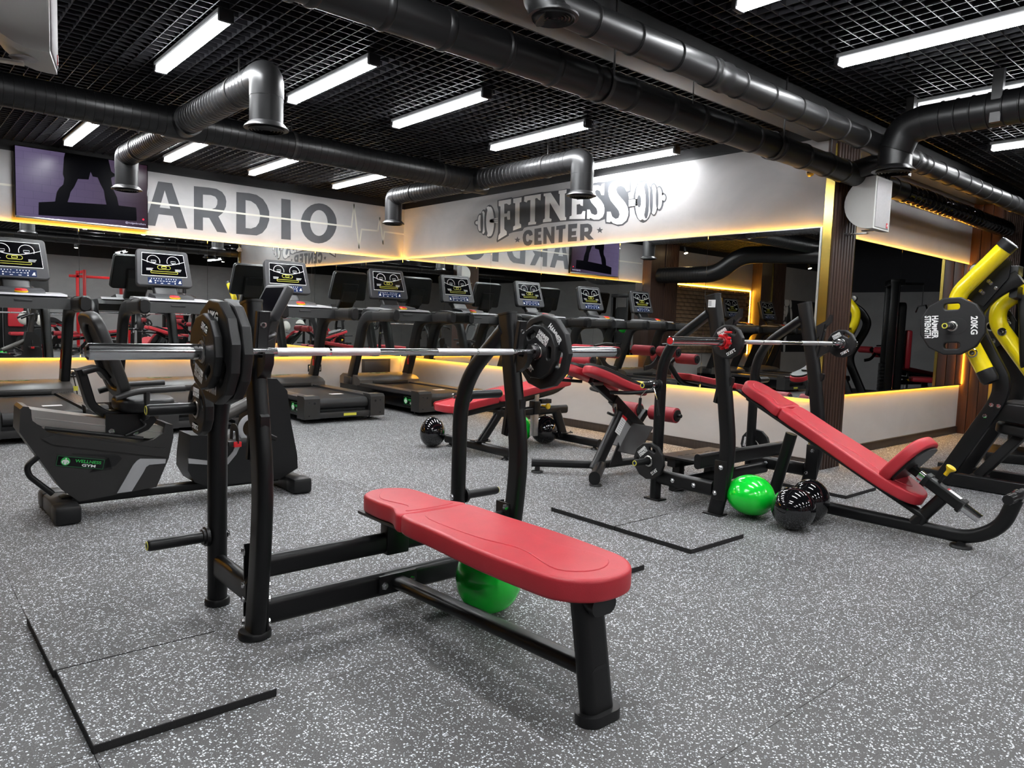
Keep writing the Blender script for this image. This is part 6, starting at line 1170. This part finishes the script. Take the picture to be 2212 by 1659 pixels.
def stack_tower(x, y, rz, label):
    t = thing('weight_stack_machine', label, 'exercise machine', (x, y, 0))
    part('base', MB().bb(x-0.32, x+0.32, y-0.75, y+0.30, 0, 0.09, 0.01), 'frame', t)
    part('shroud', MB().flat([rrect(0.46, 1.55, 0.09)], frm((x, y-0.02, 0.87), (1, 0, 0), (0, 0, 1)), 0.14, 0.02, 2), 'plastic', t)
    for k in range(10): part('stack_plate', MB().bb(x-0.14, x+0.14, y+0.01, y+0.13, 0.14+k*0.055, 0.188+k*0.055, 0.003), 'frame', t)
    for dx in (-0.27, 0.27): part('column', MB().bb(x+dx-0.035, x+dx+0.035, y-0.04, y+0.09, 0.05, 1.95, 0.008), 'frame', t)
    part('top_beam', MB().bb(x-0.30, x+0.30, y-0.10, y+0.10, 1.90, 1.99, 0.008), 'frame', t)
    part('instruction_label', MB().bb(x-0.06, x+0.06, y-0.1615, y-0.160, 1.18, 1.38), 'white', t, 'white instruction label with a red top', smooth=0)
    part('label_stripe', MB().bb(x-0.06, x+0.06, y-0.1622, y-0.1612, 1.36, 1.40), 'redpaint', t, smooth=0)
    part('crest', MB().flat([circ(0.045, 24)], frm((x, y-0.1605, 0.95), (1, 0, 0), (0, 0, 1)), 0.001), 'gprint', t, 'round green crest', smooth=0)
    part('seat_pad', MB().box((x, y-0.52, 0.46), (0.34, 0.40, 0.08), 0.03), 'red', t)
    part('seat_post', MB().bb(x-0.035, x+0.035, y-0.56, y-0.48, 0.05, 0.43, 0.005), 'frame', t)
    part('back_pad', MB().box((x, y-0.24, 0.92), (0.32, 0.08, 0.60), 0.03), 'red', t)
    part('cable', MB().cyl((x, y-0.10, 1.94), (x, y-0.40, 1.94), 0.02, 12).cyl((x, y-0.40, 1.94), (x, y-0.40, 1.60), 0.006, 8), 'plastic', t)
    part('pull_bar', MB().sweep([(x-0.45, y-0.40, 1.52), (x-0.30, y-0.40, 1.60), (x+0.30, y-0.40, 1.60), (x+0.45, y-0.40, 1.52)], circ(0.013, 12)), 'chrome', t)
    t.rotation_euler = (0, 0, rz); return t
st = stack_tower(8.25, 1.55, 0.0, 'black weight stack machine with red pads at the right edge, beyond the yellow machine')
st.rotation_euler = (0, 0, R_(200))
for x, y, rz, lb_ in ((7.6, -0.9, R_(190), 'black weight stack machine behind the camera at the right, in the niche mirror'), (9.3, -1.2, R_(185), 'second black weight stack machine to the right, in the niche mirror'),
                      (2.6, -3.2, R_(180), 'black weight stack machine straight behind the camera'), (6.4, -3.6, R_(180), 'black weight stack machine behind the camera, right of the red rack'), (-3.6, 5.2, R_(-90), 'black weight stack machine left of the frame, by the slatted column')):
    dup(st, (x, y, 0), rz, lb_)
ab = get('ab_bench'); ib = get('incline_bench_press'); be = get('back_extension_bench'); rb = get('recumbent_bike'); tmx = get('treadmill')
dup(ab, (4.2, -1.9, 0), R_(25), 'red ab bench behind the camera, turned towards the back wall')
dup(ib, (0.6, -3.0, 0), R_(180), 'incline bench press behind the camera facing the mirrors')
dup(ab, (6.6, -1.6, 0), R_(160), 'red ab bench behind the camera near the weight stacks')
dup(be, (3.6, -3.9, 0), R_(70), 'back extension bench behind the camera')
dup(be, (8.6, -2.6, 0), R_(-60), 'back extension bench far behind the camera at the right')
dup(ib, (8.2, -5.2, 0), R_(170), 'incline bench press far behind the camera, right of the red rack')
dup(rb, (-1.4, 4.4, 0), R_(100), 'recumbent bike left of the frame near the brick panel')
for i, x in enumerate((-1.6, -3.0)): dup(tmx, (x, 6.85, 0), 0, ['black treadmill left of the frame, in front of the brick panel', 'black treadmill farthest left, by the painted bodybuilder'][i])
def plate_tree(x, y, label):
    t = thing('plate_tree', label, 'rack', (x, y, 0))
    part('mast', MB().bb(x-0.035, x+0.035, y-0.035, y+0.035, 0.04, 1.25, 0.005), 'frame', t)
    for dx, dy in ((0.25, 0.2), (-0.25, 0.2), (0.25, -0.2), (-0.25, -0.2)): part('foot', MB().sweep([(x, y, 0.05), (x+dx, y+dy, 0.04)], SQ), 'frame', t)
    for z in (0.35, 0.75, 1.12):
        for s in (-1, 1): part('horn', MB().cyl((x, y+s*0.03, z), (x, y+s*0.26, z), 0.022, 16), 'chrome', t)
    return t
lv = get('leverage_machine')
dup(lv, (10.55, 1.30, 0), R_(0), 'second yellow-armed machine out of frame at the right, in the niche mirror')
dup(st, (12.1, 1.2, 0), R_(150), 'black weight stack machine out of frame at the right, in the niche mirror')
dup(ab, (13.6, 1.0, 0), R_(200), 'red ab bench out of frame at the right, in the niche mirror')
plate_tree(5.35, -2.6, 'black plate tree loaded with discs behind the camera')
for z, s, lb_ in ((0.35, 1, 'lower'), (0.75, 1, 'middle'), (1.12, 1, 'upper')):
    q = dup(pl10, (0, 0, 0), 0, 'large black plate on the %s horn of the plate tree' % lb_); orient(q, (5.35, -2.6+0.14, z), (0, 1, 0), 0.4+z)
balloon('white balloon behind the camera, seen under the left treadmill arm', (2.55, -1.2, 0.86), (0.13, 0.13, 0.15), 'wball', pear, (0, 0, -1))
balloon('white balloon beside the first white one behind the camera', (2.9, -1.35, 0.82), (0.12, 0.12, 0.14), 'wball', pear, (0, 0, -1))
t = thing('balloon_stand', 'thin black stand holding the white balloons behind the camera', 'stand', (2.72, -1.3, 0))
part('stand_base', MB().lathe([(0.16, 0), (0.16, 0.015), (0.02, 0.02)], (2.72, -1.3, 0), (0, 0, 1), 24), 'plastic', t)
part('stand_pole', MB().cyl((2.72, -1.3, 0.01), (2.72, -1.3, 0.60), 0.012, 10), 'plastic', t)
part('stand_arm', MB().cyl((2.55, -1.2, 0.66), (2.72, -1.3, 0.60), 0.008, 8).cyl((2.9, -1.35, 0.64), (2.72, -1.3, 0.60), 0.008, 8), 'plastic', t)
balloon('green balloon left of the frame near the brick panel', (-2.3, 6.4, 1.12), (0.13, 0.13, 0.15), 'green', pear, (0, 0, -1))
balloon('white balloon left of the frame near the brick panel', (-3.7, 7.4, 1.10), (0.13, 0.13, 0.15), 'wball', pear, (0, 0, -1))
# framed poster on the back wall and wall sign
t = thing('poster', 'dark poster with an orange flexing figure on the back wall', 'poster', (12.3, YN+0.03, 1.4))
part('board', MB().bb(11.7, 12.9, YN+0.0125, YN+0.03, 0.75, 2.25, 0.003), 'gloss', t)
part('figure', MB().flat([[(12.1, 0.8), (12.5, 0.8), (12.6, 1.3), (12.85, 1.45), (12.8, 1.6), (12.5, 1.6), (12.4, 2.0), (12.25, 2.1), (12.15, 1.9), (12.2, 1.65), (11.95, 1.5), (12.05, 1.2)]], frm((0, YN+0.0305, 0), (-1, 0, 0), (0, 0, 1)) @ Matrix.Scale(-1, 4, (1, 0, 0)) if False else frm((24.6, YN+0.0305, 0), (-1, 0, 0), (0, 0, 1)), 0.001), 'orange', t, smooth=0)
# painted bodybuilder on the far left of the lettered wall
mb = lambda e: frm((-5.06, YA-0.001-e, 0.50), (1, 0, 0), (0, 0, 1))
def sym(pts): return pts+[(-x, y) for x, y in pts[::-1]]
sil = sym([(0.0, 1.86), (0.06, 1.85), (0.085, 1.76), (0.08, 1.64), (0.06, 1.56), (0.16, 1.50), (0.30, 1.46), (0.37, 1.36), (0.38, 1.22), (0.43, 1.08), (0.44, 0.92), (0.48, 0.76), (0.40, 0.72), (0.36, 0.86), (0.31, 1.02), (0.26, 1.14), (0.20, 1.02), (0.17, 0.86), (0.22, 0.70), (0.24, 0.48), (0.19, 0.30), (0.20, 0.14), (0.23, 0.0), (0.06, 0.0), (0.08, 0.14), (0.06, 0.30), (0.07, 0.48), (0.0, 0.72)])
part('bodybuilder_mural', MB().flat([sil], mb(0.0), 0.0008), 'letter', wl, smooth=0)
wm = MB()
for s in (-1, 1):
    for p in ([(0.03, 1.50), (0.15, 1.47), (0.24, 1.38), (0.22, 1.28), (0.12, 1.25), (0.02, 1.30)], [(0.27, 1.43), (0.345, 1.36), (0.355, 1.24), (0.29, 1.22), (0.255, 1.32)], [(0.30, 1.20), (0.36, 1.20), (0.41, 1.08), (0.415, 0.94), (0.37, 0.92), (0.33, 1.04)], [(0.40, 0.90), (0.43, 0.90), (0.46, 0.78), (0.41, 0.75)],
              [(0.015, 1.27), (0.07, 1.24), (0.07, 1.16), (0.015, 1.17)], [(0.015, 1.15), (0.07, 1.14), (0.07, 1.06), (0.015, 1.06)], [(0.015, 1.04), (0.065, 1.04), (0.055, 0.94), (0.015, 0.90)], [(0.09, 1.22), (0.18, 1.24), (0.20, 1.12), (0.13, 1.00), (0.085, 1.02)], [(0.03, 0.86), (0.15, 0.86), (0.19, 0.70), (0.05, 0.72)],
              [(0.08, 0.68), (0.19, 0.67), (0.21, 0.50), (0.16, 0.36), (0.09, 0.40)], [(0.09, 0.33), (0.17, 0.32), (0.18, 0.16), (0.11, 0.14)], [(0.10, 0.11), (0.17, 0.11), (0.20, 0.02), (0.09, 0.02)], [(0.005, 1.70), (0.06, 1.72), (0.065, 1.64), (0.045, 1.58), (0.005, 1.56)]):
        wm.flat([smooth_closed([(s*x, y) for x, y in p], 3)], mb(0.001), 0.0008)
part('bodybuilder_mural', wm, 'white', wl, smooth=0)
